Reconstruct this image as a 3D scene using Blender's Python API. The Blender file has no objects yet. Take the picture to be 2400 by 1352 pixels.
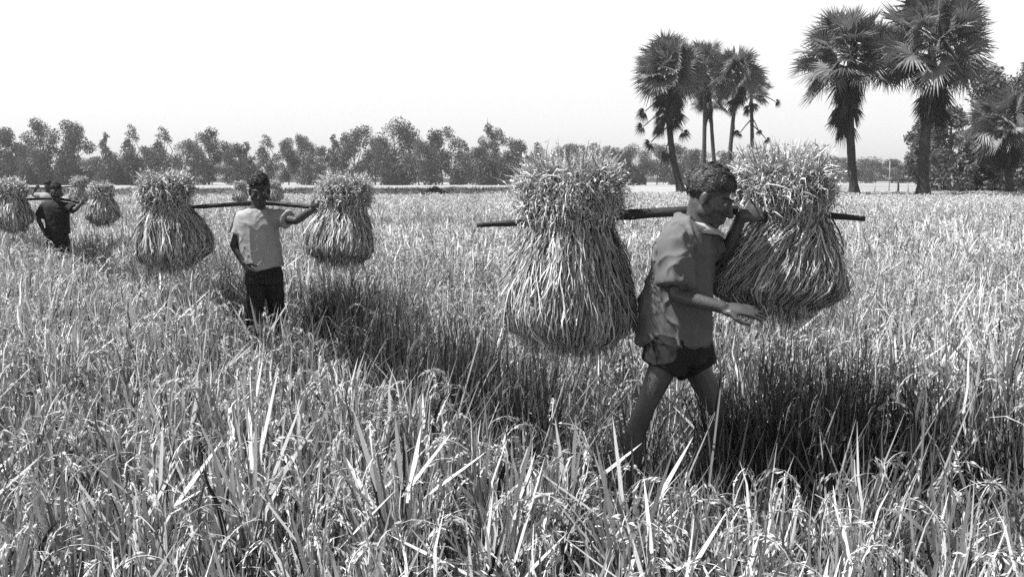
import bpy, math, random
import numpy as np
from mathutils import Vector, Matrix, noise

SC = bpy.context.scene
COL = SC.collection
rad = math.radians

# ---------------------------------------------------------------- camera, sky, sun, exposure
F_PX, W_PX, H_PX, HOR = 2573.0, 2400.0, 1352.0, 416.0
CAM_H = 1.52
PITCH = math.atan((H_PX / 2 - HOR) / F_PX)
cam = bpy.data.cameras.new('camera'); cam_o = bpy.data.objects.new('camera', cam); COL.objects.link(cam_o)
cam.sensor_width = 36; cam.lens = 36 * F_PX / W_PX; cam.clip_start = .05; cam.clip_end = 3000
cam_o.location = (0, 0, CAM_H); cam_o.rotation_euler = (rad(90) - PITCH, 0, 0)
SC.camera = cam_o

SUN_DIR = Vector((-.49, -.045, .86)).normalized()          # towards the sun
SUN_EL = math.asin(SUN_DIR.z); SUN_AZ = math.atan2(SUN_DIR.x, SUN_DIR.y)
world = bpy.data.worlds.new('World'); SC.world = world; world.use_nodes = True
wn = world.node_tree; wn.nodes.clear()
sky = wn.nodes.new('ShaderNodeTexSky'); sky.sky_type = 'NISHITA'; sky.sun_disc = False
sky.sun_elevation = SUN_EL; sky.sun_rotation = SUN_AZ; sky.dust_density = 2.5; sky.air_density = 1.0
bw = wn.nodes.new('ShaderNodeRGBToBW')
pw = wn.nodes.new('ShaderNodeMath'); pw.operation = 'POWER'; pw.inputs[1].default_value = .30
ml = wn.nodes.new('ShaderNodeMath'); ml.operation = 'MULTIPLY'; ml.inputs[1].default_value = 5.2
bg = wn.nodes.new('ShaderNodeBackground'); bg.inputs[1].default_value = .10
wo = wn.nodes.new('ShaderNodeOutputWorld')
L = wn.links.new
L(sky.outputs[0], bw.inputs[0]); L(bw.outputs[0], pw.inputs[0]); L(pw.outputs[0], ml.inputs[0])
# hazy noon sky: white towards the horizon, deeper overhead
stc = wn.nodes.new('ShaderNodeTexCoord'); sep = wn.nodes.new('ShaderNodeSeparateXYZ'); grd = wn.nodes.new('ShaderNodeMapRange'); grd.interpolation_type = 'SMOOTHSTEP'
grd.inputs[1].default_value = .24; grd.inputs[2].default_value = .52; grd.inputs[3].default_value = .80; grd.inputs[4].default_value = .10
mg = wn.nodes.new('ShaderNodeMath'); mg.operation = 'MULTIPLY'
L(stc.outputs['Generated'], sep.inputs[0]); L(sep.outputs['Z'], grd.inputs[0]); L(grd.outputs[0], mg.inputs[1]); L(ml.outputs[0], mg.inputs[0])
L(mg.outputs[0], bg.inputs[0]); L(bg.outputs[0], wo.inputs[0])
sun = bpy.data.lights.new('sun', 'SUN'); sun.energy = 5.0; sun.angle = rad(.6); sun.color = (1, 1, 1)
sun_o = bpy.data.objects.new('sun', sun); COL.objects.link(sun_o)
sun_o.rotation_euler = SUN_DIR.to_track_quat('Z', 'Y').to_euler(); sun_o.location = (-20, 10, 40)
SC.view_settings.view_transform = 'Standard'; SC.view_settings.look = 'None'
SC.view_settings.exposure = 0.78; SC.view_settings.gamma = 1
SC.cycles.max_bounces = 5; SC.cycles.diffuse_bounces = 1; SC.cycles.transparent_max_bounces = 4
SC.cycles.volume_bounces = 0
SC.cycles.use_denoising = False; SC.cycles.use_adaptive_sampling = False; SC.cycles.sample_clamp_indirect = 4

def P(px, py, d):
    """a place in the field: photograph pixel + distance from the camera"""
    u = (px - W_PX / 2) / F_PX; v = (H_PX / 2 - py) / F_PX
    c, s = math.cos(PITCH), math.sin(PITCH)
    dy = c + v * s; dz = -s + v * c
    k = d / dy
    return Vector((u * k, d, CAM_H + dz * k))

# ---------------------------------------------------------------- helpers
def mesh_np(name, v, f, tone=None, smooth=False):
    """v (N,3); f (M,k) one polygon size"""
    v = np.asarray(v, dtype=np.float32); f = np.asarray(f, dtype=np.int32)
    me = bpy.data.meshes.new(name)
    me.vertices.add(len(v)); me.vertices.foreach_set('co', v.ravel())
    k = f.shape[1]
    me.loops.add(f.size); me.loops.foreach_set('vertex_index', f.ravel())
    me.polygons.add(len(f))
    me.polygons.foreach_set('loop_start', np.arange(0, f.size, k, dtype=np.int32))
    me.polygons.foreach_set('loop_total', np.full(len(f), k, dtype=np.int32))
    if smooth: me.polygons.foreach_set('use_smooth', np.ones(len(f), dtype=bool))
    me.update(calc_edges=True)
    if tone is not None:
        a = me.attributes.new('tone', 'FLOAT', 'POINT'); a.data.foreach_set('value', np.asarray(tone, dtype=np.float32))
    return me

def link(name, me, mat=None, parent=None):
    o = bpy.data.objects.new(name, me); COL.objects.link(o)
    if mat is not None and me is not None: me.materials.clear(); me.materials.append(mat)
    if parent is not None: o.parent = parent
    return o

def empty(name, loc, label, cat, group=None):
    o = bpy.data.objects.new(name, None); COL.objects.link(o); o.location = loc
    o.empty_display_size = .1
    o['label'] = label; o['category'] = cat
    if group: o['group'] = group
    return o

def tag(o, label=None, cat=None, group=None, kind=None):
    for k, x in (('label', label), ('category', cat), ('group', group), ('kind', kind)):
        if x: o[k] = x
    return o

def ribbons(pts, wid, side):
    """pts (M,K,3), wid (M,K), side (M,K,3) -> verts, quads"""
    M, K, _ = pts.shape
    a = pts - side * wid[..., None] * .5; b = pts + side * wid[..., None] * .5
    v = np.stack([a, b], axis=2).reshape(-1, 3)
    base = (np.arange(M)[:, None] * K + np.arange(K - 1)[None, :]) * 2
    f = np.stack([base, base + 1, base + 3, base + 2], axis=-1).reshape(-1, 4)
    return v, f

def nrm(a):
    return a / np.maximum(np.linalg.norm(a, axis=-1, keepdims=True), 1e-9)

class MB:
    def __init__(s): s.v = []; s.f = []; s.t = []; s.n = 0
    def add(s, v, f, tone=.5):
        v = np.asarray(v, float); f = np.asarray(f, int)
        s.v.append(v); s.f.append(f + s.n); s.n += len(v)
        s.t.append(np.full(len(v), tone) if np.isscalar(tone) else np.asarray(tone))
    def mesh(s, name, smooth=False):
        return mesh_np(name, np.concatenate(s.v), np.concatenate(s.f), np.concatenate(s.t), smooth)
    def build(s, name, mat, parent=None, smooth=False):
        return link(name, s.mesh(name, smooth), mat, parent)

def tube(pts, rr, n=8, wob=0, rng=None):
    """closed tapered tube of quads"""
    pts = [Vector(p) for p in pts]
    V = []; 
    ref = Vector((0.13, .2, 1)).normalized()
    d0 = (pts[-1] - pts[0]).normalized()
    if abs(d0.dot(ref)) > .9: ref = Vector((1, .1, 0)).normalized()
    for i, p in enumerate(pts):
        d = (pts[min(i + 1, len(pts) - 1)] - pts[max(i - 1, 0)]).normalized()
        a = d.cross(ref).normalized(); b = d.cross(a)
        for k in range(n):
            t = 2 * math.pi * k / n
            r = rr[i] * (1 + (rng.uniform(-wob, wob) if rng else 0))
            V.append(p + a * math.cos(t) * r + b * math.sin(t) * r)
    Fq = []
    for i in range(len(pts) - 1):
        for k in range(n):
            k2 = (k + 1) % n
            Fq.append((i * n + k, i * n + k2, (i + 1) * n + k2, (i + 1) * n + k))
    c0 = len(V); V.append(pts[0]); V.append(pts[-1])
    for k in range(0, n, 2):
        Fq.append((c0, (k + 2) % n, (k + 1) % n, k))
        q = (len(pts) - 1) * n
        Fq.append((c0 + 1, q + k, q + (k + 1) % n, q + (k + 2) % n))
    return np.array([tuple(p) for p in V]), np.array(Fq)

# ---------------------------------------------------------------- materials (a black and white place)
def mat_new(name):
    m = bpy.data.materials.new(name); m.use_nodes = True
    nt = m.node_tree; nt.nodes.clear()
    return m, nt, nt.nodes, nt.links

def plant_mat(name, lo, hi, trans=.25, rough=.6, inst=False, spec=.3, patch=0, patch_scale=.6, mid=None):
    """blades, leaves: grey between lo and hi by the blade's own tone"""
    m, nt, N, K = mat_new(name)
    at = N.new('ShaderNodeAttribute'); at.attribute_name = 'tone'
    mr = N.new('ShaderNodeMapRange'); mr.inputs[3].default_value = lo; mr.inputs[4].default_value = hi
    K.new(at.outputs['Fac'], mr.inputs[0]); val = mr.outputs[0]
    if inst:
        oi = N.new('ShaderNodeObjectInfo'); r = N.new('ShaderNodeMapRange')
        r.inputs[3].default_value = .72; r.inputs[4].default_value = 1.22
        K.new(oi.outputs['Random'], r.inputs[0])
        mu = N.new('ShaderNodeMath'); mu.operation = 'MULTIPLY'; K.new(val, mu.inputs[0]); K.new(r.outputs[0], mu.inputs[1]); val = mu.outputs[0]
    if patch:
        ge = N.new('ShaderNodeNewGeometry'); nz = N.new('ShaderNodeTexNoise'); nz.inputs['Scale'].default_value = patch_scale
        nz.inputs['Detail'].default_value = 3
        K.new(ge.outputs['Position'], nz.inputs['Vector'])
        r2 = N.new('ShaderNodeMapRange'); r2.inputs[1].default_value = .3; r2.inputs[2].default_value = .7
        r2.inputs[3].default_value = 1 - patch; r2.inputs[4].default_value = 1 + patch
        K.new(nz.outputs['Fac'], r2.inputs[0])
        mu = N.new('ShaderNodeMath'); mu.operation = 'MULTIPLY'; K.new(val, mu.inputs[0]); K.new(r2.outputs[0], mu.inputs[1]); val = mu.outputs[0]
    pb = N.new('ShaderNodeBsdfPrincipled'); pb.inputs['Roughness'].default_value = rough
    pb.inputs['Specular IOR Level'].default_value = spec
    K.new(val, pb.inputs['Base Color'])
    out = N.new('ShaderNodeOutputMaterial')
    if trans:
        tr = N.new('ShaderNodeBsdfTranslucent'); K.new(val, tr.inputs[0])
        mx = N.new('ShaderNodeMixShader'); mx.inputs[0].default_value = trans
        K.new(pb.outputs[0], mx.inputs[1]); K.new(tr.outputs[0], mx.inputs[2]); K.new(mx.outputs[0], out.inputs[0])
    else:
        K.new(pb.outputs[0], out.inputs[0])
    return m

def solid_mat(name, lo, hi, scale=8, rough=.8, bump=0, bump_scale=40, detail=4, stretch=(1, 1, 1), spec=.3, weave=0):
    m, nt, N, K = mat_new(name)
    tc = N.new('ShaderNodeTexCoord'); mp = N.new('ShaderNodeMapping'); mp.inputs['Scale'].default_value = stretch
    K.new(tc.outputs['Object'], mp.inputs[0])
    nz = N.new('ShaderNodeTexNoise'); nz.inputs['Scale'].default_value = scale; nz.inputs['Detail'].default_value = detail
    K.new(mp.outputs[0], nz.inputs['Vector'])
    mr = N.new('ShaderNodeMapRange'); mr.inputs[1].default_value = .28; mr.inputs[2].default_value = .72
    mr.inputs[3].default_value = lo; mr.inputs[4].default_value = hi
    K.new(nz.outputs['Fac'], mr.inputs[0])
    pb = N.new('ShaderNodeBsdfPrincipled'); pb.inputs['Roughness'].default_value = rough
    pb.inputs['Specular IOR Level'].default_value = spec
    K.new(mr.outputs[0], pb.inputs['Base Color'])
    if bump:
        n2 = N.new('ShaderNodeTexNoise'); n2.inputs['Scale'].default_value = bump_scale; n2.inputs['Detail'].default_value = 5
        K.new(mp.outputs[0], n2.inputs['Vector'])
        b = N.new('ShaderNodeBump'); b.inputs['Strength'].default_value = bump; b.inputs['Distance'].default_value = .02
        K.new(n2.outputs['Fac'], b.inputs['Height']); K.new(b.outputs[0], pb.inputs['Normal'])
    out = N.new('ShaderNodeOutputMaterial'); K.new(pb.outputs[0], out.inputs[0])
    return m

M_RICE = plant_mat('ripe_rice', .02, .82, trans=.08, inst=True, patch=.22, patch_scale=.35)
M_TRAMPLED = plant_mat('trampled_straw', .02, .34, trans=.1, inst=True)
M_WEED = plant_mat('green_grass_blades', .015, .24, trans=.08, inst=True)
M_STALK = plant_mat('cut_stalks', .03, .92, trans=.04, patch=.2, patch_scale=6, spec=.4)
M_EAR = plant_mat('grain_heads', .04, .9, trans=.06, patch=.25, patch_scale=9)
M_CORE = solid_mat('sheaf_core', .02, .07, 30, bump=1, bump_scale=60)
M_PALM = plant_mat('palm_leaf', .04, .30, trans=.2, rough=.38, spec=.6)
M_PALMDEAD = plant_mat('dead_palm_leaf', .03, .13, trans=.05, rough=.7)
M_TREE = plant_mat('tree_leaf', .04, .24, trans=.15, rough=.5)
M_TREEFAR = plant_mat('far_tree_leaf', .03, .13, trans=.15, rough=.6, inst=True)
M_TRUNK = solid_mat('palm_trunk', .02, .10, 5, bump=1, bump_scale=7, stretch=(1, 1, 6))
M_BARK = solid_mat('tree_bark', .07, .2, 4, bump=.8, bump_scale=14)
M_SKIN = solid_mat('dark_skin', .05, .10, 9, rough=.42, bump=.12, bump_scale=90, spec=.5)
M_SKIN2 = solid_mat('darker_skin', .03, .055, 9, rough=.5, bump=.1, bump_scale=70, spec=.35)
M_SHIRT = solid_mat('grey_shirt_cloth', .095, .175, 5, rough=.9, bump=.25, bump_scale=26, stretch=(1, 1, .5))
M_COLLAR = solid_mat('pale_collar_cloth', .35, .5, 20, rough=.9)
M_TSHIRT = solid_mat('pale_tshirt_cloth', .29, .38, 6, rough=.9, bump=.3, bump_scale=16)
M_DARKCLOTH = solid_mat('black_cloth', .010, .026, 8, rough=.85, bump=.4, bump_scale=25)
M_DARKSHIRT = solid_mat('charcoal_cloth', .014, .03, 8, rough=.85, bump=.4, bump_scale=20)
M_HAIRBASE = solid_mat('hair_mass', .008, .02, 60, rough=.7, bump=1, bump_scale=120)
M_HAIR = plant_mat('greying_hair', .006, .15, trans=0, rough=.5, spec=.4)
M_HAIRBLACK = plant_mat('black_hair', .005, .03, trans=0, rough=.45, spec=.4)
M_EYE = solid_mat('eye_white', .26, .34, 5, rough=.2)
M_PUPIL = solid_mat('pupil', .005, .01, 5, rough=.1)
M_POLE = solid_mat('carrying_pole', .012, .05, 5, rough=.55, bump=.5, bump_scale=30, stretch=(.3, 3, 3))
M_TIE = solid_mat('straw_tie', .08, .25, 30, rough=.8, bump=.6, bump_scale=80)
M_VINE = solid_mat('vine', .03, .1, 20, rough=.7)
M_POST = solid_mat('weathered_post', .25, .4, 6, rough=.8, bump=.4)
M_HEAP = plant_mat('dark_heap', .004, .03, trans=0)
M_BUSH = plant_mat('bank_weeds', .02, .09, trans=.1)

# ---------------------------------------------------------------- ground sheets
def ground_mat(name, lo, hi, scale, stretch, big=.05, bump=.5):
    m, nt, N, K = mat_new(name)
    ge = N.new('ShaderNodeNewGeometry'); mp = N.new('ShaderNodeMapping'); mp.inputs['Scale'].default_value = stretch
    K.new(ge.outputs['Position'], mp.inputs[0])
    nz = N.new('ShaderNodeTexNoise'); nz.inputs['Scale'].default_value = scale; nz.inputs['Detail'].default_value = 6
    K.new(mp.outputs[0], nz.inputs['Vector'])
    n2 = N.new('ShaderNodeTexNoise'); n2.inputs['Scale'].default_value = big; n2.inputs['Detail'].default_value = 4
    K.new(mp.outputs[0], n2.inputs['Vector'])
    ad = N.new('ShaderNodeMath'); ad.operation = 'ADD'; K.new(nz.outputs['Fac'], ad.inputs[0]); K.new(n2.outputs['Fac'], ad.inputs[1])
    mr = N.new('ShaderNodeMapRange'); mr.inputs[1].default_value = .75; mr.inputs[2].default_value = 1.25
    mr.inputs[3].default_value = lo; mr.inputs[4].default_value = hi; K.new(ad.outputs[0], mr.inputs[0])
    pb = N.new('ShaderNodeBsdfPrincipled'); pb.inputs['Roughness'].default_value = .95; pb.inputs['Specular IOR Level'].default_value = .1
    K.new(mr.outputs[0], pb.inputs['Base Color'])
    b = N.new('ShaderNodeBump'); b.inputs['Strength'].default_value = bump; b.inputs['Distance'].default_value = .05
    K.new(nz.outputs['Fac'], b.inputs['Height']); K.new(b.outputs[0], pb.inputs['Normal'])
    out = N.new('ShaderNodeOutputMaterial'); K.new(pb.outputs[0], out.inputs[0])
    return m

def sheet(name, poly, z, mat, label):
    me = bpy.data.meshes.new(name); me.from_pydata([(x, y, z) for x, y in poly], [], [tuple(range(len(poly)))]); me.update()
    o = link(name, me, mat); tag(o, label, kind='structure'); return o

def grid_ground():
    xs = np.concatenate([np.linspace(-1400, -60, 10), np.linspace(-50, 50, 81), np.linspace(60, 1400, 10)])
    ys = np.concatenate([np.linspace(-300, -10, 6), np.linspace(-4, 60, 60), np.linspace(70, 1600, 12)])
    V = []
    for y in ys:
        for x in xs:
            z = .03 * noise.noise(Vector((x * .9, y * .9, 0))) if (-50 < x < 50 and -5 < y < 60) else 0
            V.append((x, y, z - .03))
    n = len(xs); Fq = [(j * n + i, j * n + i + 1, (j + 1) * n + i + 1, (j + 1) * n + i) for j in range(len(ys) - 1) for i in range(n - 1)]
    o = link('ground', mesh_np('ground', V, Fq, smooth=True), ground_mat('soil', .03, .075, 3, (1, 1, 1)))
    tag(o, 'dry dark soil under the rice reaching the horizon', kind='structure')
grid_ground()
sheet('stubble_field', [(-260, 66), (30, 84), (60, 330), (-400, 330)], .012, ground_mat('pale_stubble', .28, .42, .6, (.08, 1, 1), .03),
      'pale cut field between the field bank and the tree line')
sheet('grass_field', [(31, 70), (300, 70), (500, 400), (62, 400)], .012, ground_mat('short_grass', .22, .36, .8, (.1, 1, 1), .03),
      'grey short grass field behind the fan palms')

# low earth bank with weeds closing the rice field on the left
def bank():
    rng = random.Random(4)
    mb = MB()
    A = Vector((-60, 47.5, 0)); B = Vector((3, 63, 0))
    n = 160; prof = [(-.9, 0), (-.5, .6), (-.2, .92), (.25, .94), (.6, .5), (1.0, 0)]
    d = (B - A).normalized(); q = Vector((-d.y, d.x, 0))
    V = []
    for i in range(n + 1):
        p = A.lerp(B, i / n)
        for (o, h) in prof:
            w = noise.noise(Vector((i * .35, o, 0)))
            V.append(tuple(p + q * (o + w * .15) + Vector((0, 0, h * (1 + .15 * w)))))
    k = len(prof); Fq = [(i * k + j, (i + 1) * k + j, (i + 1) * k + j + 1, i * k + j + 1) for i in range(n) for j in range(k - 1)]
    mb.add(V, Fq, .2)
    o = mb.build('field_bank', ground_mat('bank_soil', .05, .12, 2, (1, 1, 1)), smooth=True)
    tag(o, 'low dark earth bank along the far edge of the rice', kind='structure')
    r = np.random.default_rng(5); M = 7000; K_ = 3
    t = r.random(M); base = np.array(A) + t[:, None] * np.array(B - A) + r.normal(0, .35, M)[:, None] * np.array(q); base[:, 2] = .78
    h = r.uniform(.06, .22, M); ln = r.normal(0, .1, (M, 2))
    s = np.linspace(0, 1, K_)
    pts = base[:, None, :] + np.stack([ln[:, 0, None] * s, ln[:, 1, None] * s, h[:, None] * s + .05], -1)
    side = np.zeros((M, K_, 3)); an = r.uniform(0, 3.14, M); side[..., 0] = np.cos(an)[:, None]; side[..., 1] = np.sin(an)[:, None]
    wd = .05 * (1 - s * .9)[None, :] * np.ones((M, 1))
    v, f = ribbons(pts, wd, side)
    me = mesh_np('bank_weeds', v, f, np.repeat(r.random(M), K_ * 2))
    o = link('bank_weeds', me, M_BUSH); tag(o, 'short dark weeds growing along the low field bank', 'weeds', kind='stuff')
bank()

# ---------------------------------------------------------------- rice plants
def rice_clump(seed, h=.74, nb=30, npan=5, wide=.0135, lean=.5, tall=0, tmin=0):
    r = np.random.default_rng(seed); parts_v = []; parts_f = []; tones = []; n0 = 0
    def put(v, f, t):
        nonlocal n0
        parts_v.append(v); parts_f.append(f + n0); tones.append(t); n0 += len(v)
    # leaf blades: rise, then arch over
    K = 7; s = np.linspace(0, 1, K)
    az = r.uniform(0, 2 * math.pi, nb); start = r.normal(0, .035, (nb, 2)); z0 = r.uniform(0, .35, nb) * h
    ln = r.uniform(.35, .75, nb) * h; up = r.uniform(.7, 1.5, nb)
    droop = np.where(r.random(nb) < .38, r.uniform(.7, 1.9, nb), r.uniform(0, .5, nb))
    ang = (math.pi / 2 * np.minimum(up, 1.0))[:, None] - (droop[:, None] * s[None, :] ** 1.7 * 1.3)
    step = (ln / (K - 1))[:, None]
    dx = np.cumsum(np.cos(ang) * step, 1) * lean * 1.4; dz = np.cumsum(np.sin(ang) * step, 1)
    dx -= dx[:, :1]; dz -= dz[:, :1]
    # a break in some dry blades
    pts = np.zeros((nb, K, 3))
    pts[..., 0] = start[:, 0, None] + dx * np.cos(az)[:, None] + r.normal(0, .006, (nb, K))
    pts[..., 1] = start[:, 1, None] + dx * np.sin(az)[:, None] + r.normal(0, .006, (nb, K))
    pts[..., 2] = z0[:, None] + dz
    side = np.zeros((nb, K, 3)); tw = az[:, None] + math.pi / 2 + r.normal(0, .5, (nb, 1)) + s[None, :] * r.normal(0, .7, (nb, 1))
    side[..., 0] = np.cos(tw); side[..., 1] = np.sin(tw); side[..., 2] = r.normal(0, .25, (nb, 1)); side = nrm(side)
    w = wide * r.uniform(.55, 1.35, nb)[:, None] * np.array([.5, .9, 1, 1, .85, .55, .06])[None, :]
    v, f = ribbons(pts, w, side); put(v, f, np.repeat(r.beta(.85, .95, nb), K * 2))
    # stems
    ns = npan + 6; K2 = 4; s = np.linspace(0, 1, K2); az = r.uniform(0, 2 * math.pi, ns); st = r.normal(0, .03, (ns, 2)); le = r.uniform(.02, .16, ns)
    hh = r.uniform(.55, .88, ns) * h
    pts = np.stack([st[:, 0, None] + np.cos(az)[:, None] * le[:, None] * s ** 1.5, st[:, 1, None] + np.sin(az)[:, None] * le[:, None] * s ** 1.5, hh[:, None] * s * np.ones((ns, 1))], -1)
    side = np.zeros((ns, K2, 3)); a2 = r.uniform(0, 3.14, ns); side[..., 0] = np.cos(a2)[:, None]; side[..., 1] = np.sin(a2)[:, None]
    v, f = ribbons(pts, np.full((ns, K2), wide * .45), side); put(v, f, np.repeat(r.uniform(.15, .6, ns), K2 * 2))
    # panicles: arched rachis with grains
    for i in range(npan):
        p = pts[i, -1].copy(); a = az[i] + r.normal(0, .5); L_ = r.uniform(.14, .24); n = 7; an = r.uniform(.9, 1.35); q = [p.copy()]
        for k in range(n):
            an -= r.uniform(.22, .48)
            p = p + np.array([math.cos(a) * math.cos(an), math.sin(a) * math.cos(an), math.sin(an)]) * L_ / n; q.append(p.copy())
        q = np.array(q)
        ng = 30; t = r.random(ng) ** .8 * n; k0 = np.minimum(t.astype(int), n - 1); fr = (t - k0)[:, None]
        c = q[k0] * (1 - fr) + q[k0 + 1] * fr + r.normal(0, .0055, (ng, 3)); c[:, 2] -= r.uniform(0, .012, ng)
        d = nrm((q[k0 + 1] - q[k0]) + r.normal(0, .010, (ng, 3)) + np.array([0, 0, -.012])); sd = nrm(np.cross(d, r.normal(0, 1, (ng, 3))))
        gl = r.uniform(.013, .026, ng)[:, None] * wide / .012; gw = r.uniform(.0045, .007, ng)[:, None] * .5 * wide / .012
        v = np.stack([c - d * gl * .5, c - sd * gw, c + d * gl * .5, c + sd * gw], 1).reshape(-1, 3)
        f = np.arange(ng * 4).reshape(-1, 4); put(v, f, np.repeat(np.clip(r.normal(.58, .18, ng), 0, 1), 4))
        sd = np.tile(np.array([math.cos(a + 1.57), math.sin(a + 1.57), 0]), (1, n + 1, 1))
        v, f = ribbons(q[None], np.full((1, n + 1), .003), sd); put(v, f, np.full((n + 1) * 2, .6))
    # a few stiff broad flag leaves
    if tall:
        nb = tall; K = 5; s = np.linspace(0, 1, K); az = r.uniform(0, 6.28, nb); le = r.uniform(.02, .22, nb); ht = r.uniform(.16, .30, nb) * h / .74
        z0 = r.uniform(.5, .74, nb) * h
        pts = np.stack([np.cos(az)[:, None] * le[:, None] * (.3 + s) , np.sin(az)[:, None] * le[:, None] * (.3 + s), z0[:, None] + ht[:, None] * s], -1)
        side = np.zeros((nb, K, 3)); a2 = az + 1.57 + r.normal(0, .6, nb); side[..., 0] = np.cos(a2)[:, None]; side[..., 1] = np.sin(a2)[:, None]
        w = r.uniform(.011, .018, nb)[:, None] * np.array([.7, 1, .95, .65, .04])[None, :]
        v, f = ribbons(pts, w, side); put(v, f, np.repeat(r.uniform(.6, .95, nb), K * 2))
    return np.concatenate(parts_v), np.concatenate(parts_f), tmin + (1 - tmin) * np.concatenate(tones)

def straw_clump(seed):
    """broken, trodden straw: short and leaning"""
    r = np.random.default_rng(seed); nb = 46; K = 4; s = np.linspace(0, 1, K)
    az = r.uniform(0, 6.28, nb); st = r.normal(0, .12, (nb, 2)); z0 = r.uniform(0, .12, nb); ln = r.uniform(.12, .5, nb); el = r.uniform(-.05, 1.5, nb)
    d = np.stack([np.cos(az) * np.cos(el), np.sin(az) * np.cos(el), np.sin(el)], -1)
    pts = np.concatenate([st, z0[:, None]], 1)[:, None, :] + d[:, None, :] * ln[:, None, None] * s[None, :, None]
    pts[..., 2] -= (s ** 2)[None, :] * r.uniform(0, .12, nb)[:, None]; pts[..., 2] = np.maximum(pts[..., 2], .005)
    sd = nrm(np.cross(d, r.normal(0, 1, (nb, 3))))[:, None, :] * np.ones((1, K, 1))
    w = r.uniform(.003, .009, nb)[:, None] * np.array([1, 1, .8, .1])[None, :]
    v, f = ribbons(pts, w, sd)
    return v, f, np.repeat(r.random(nb), K * 2)

def variants(cname, items, mat):
    c = bpy.data.collections.new(cname)
    for i, (v, f, t) in enumerate(items):
        me = mesh_np(cname, v, f, t); me.materials.append(mat)
        c.objects.link(bpy.data.objects.new('%s_%02d' % (cname, i), me))
    return c

def scatter(name, pts, rot, scl, coll, label, cat, idx):
    me = bpy.data.meshes.new(name); me.vertices.add(len(pts)); me.vertices.foreach_set('co', np.asarray(pts, np.float32).ravel())
    for an, ty, data, key in (('rot', 'FLOAT_VECTOR', rot, 'vector'), ('scl', 'FLOAT_VECTOR', scl, 'vector'), ('idx', 'INT', idx, 'value')):
        a = me.attributes.new(an, ty, 'POINT'); a.data.foreach_set(key, np.asarray(data, np.int32 if ty == 'INT' else np.float32).ravel())
    o = link(name, me); tag(o, label, cat, kind='stuff')
    g = bpy.data.node_groups.new(name + '_nodes', 'GeometryNodeTree')
    g.interface.new_socket('Geometry', in_out='INPUT', socket_type='NodeSocketGeometry')
    g.interface.new_socket('Geometry', in_out='OUTPUT', socket_type='NodeSocketGeometry')
    N = g.nodes; gi = N.new('NodeGroupInput'); go = N.new('NodeGroupOutput')
    ci = N.new('GeometryNodeCollectionInfo'); ci.inputs['Collection'].default_value = coll
    ci.inputs['Separate Children'].default_value = True; ci.inputs['Reset Children'].default_value = True
    ip = N.new('GeometryNodeInstanceOnPoints'); ip.inputs['Pick Instance'].default_value = True
    def at(nm, ty):
        a = N.new('GeometryNodeInputNamedAttribute'); a.data_type = ty; a.inputs['Name'].default_value = nm; return a
    ar, a_s, ai = at('rot', 'FLOAT_VECTOR'), at('scl', 'FLOAT_VECTOR'), at('idx', 'INT')
    er = N.new('FunctionNodeEulerToRotation')
    K = g.links
    K.new(gi.outputs[0], ip.inputs['Points']); K.new(ci.outputs[0], ip.inputs['Instance'])
    K.new(ar.outputs[0], er.inputs[0]); K.new(er.outputs[0], ip.inputs['Rotation'])
    K.new(a_s.outputs[0], ip.inputs['Scale']); K.new(ai.outputs[0], ip.inputs['Instance Index'])
    K.new(ip.outputs[0], go.inputs[0])
    m = o.modifiers.new('scatter', 'NODES'); m.node_group = g
    return o

PATH = np.array([(-16, 33), (-9.6, 21), (-6.45, 15.6), (-1.95, 8.4), (.1, 5.35), (.75, 4.2), (1.5, 3.85), (3.6, 3.75), (7, 3.9)])
PW = np.array([.34, .34, .34, .36, .66, .6, .6, .62, .62])
def path_dist(p):
    best = np.full(len(p), 1e9)
    for i in range(len(PATH) - 1):
        a, b = PATH[i], PATH[i + 1]; ab = b - a
        t = np.clip(((p - a) @ ab) / (ab @ ab), 0, 1)
        w = PW[i] * (1 - t) + PW[i + 1] * t
        d = np.linalg.norm(p - (a + t[:, None] * ab), axis=1) / w
        best = np.minimum(best, d)
    return best

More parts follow.
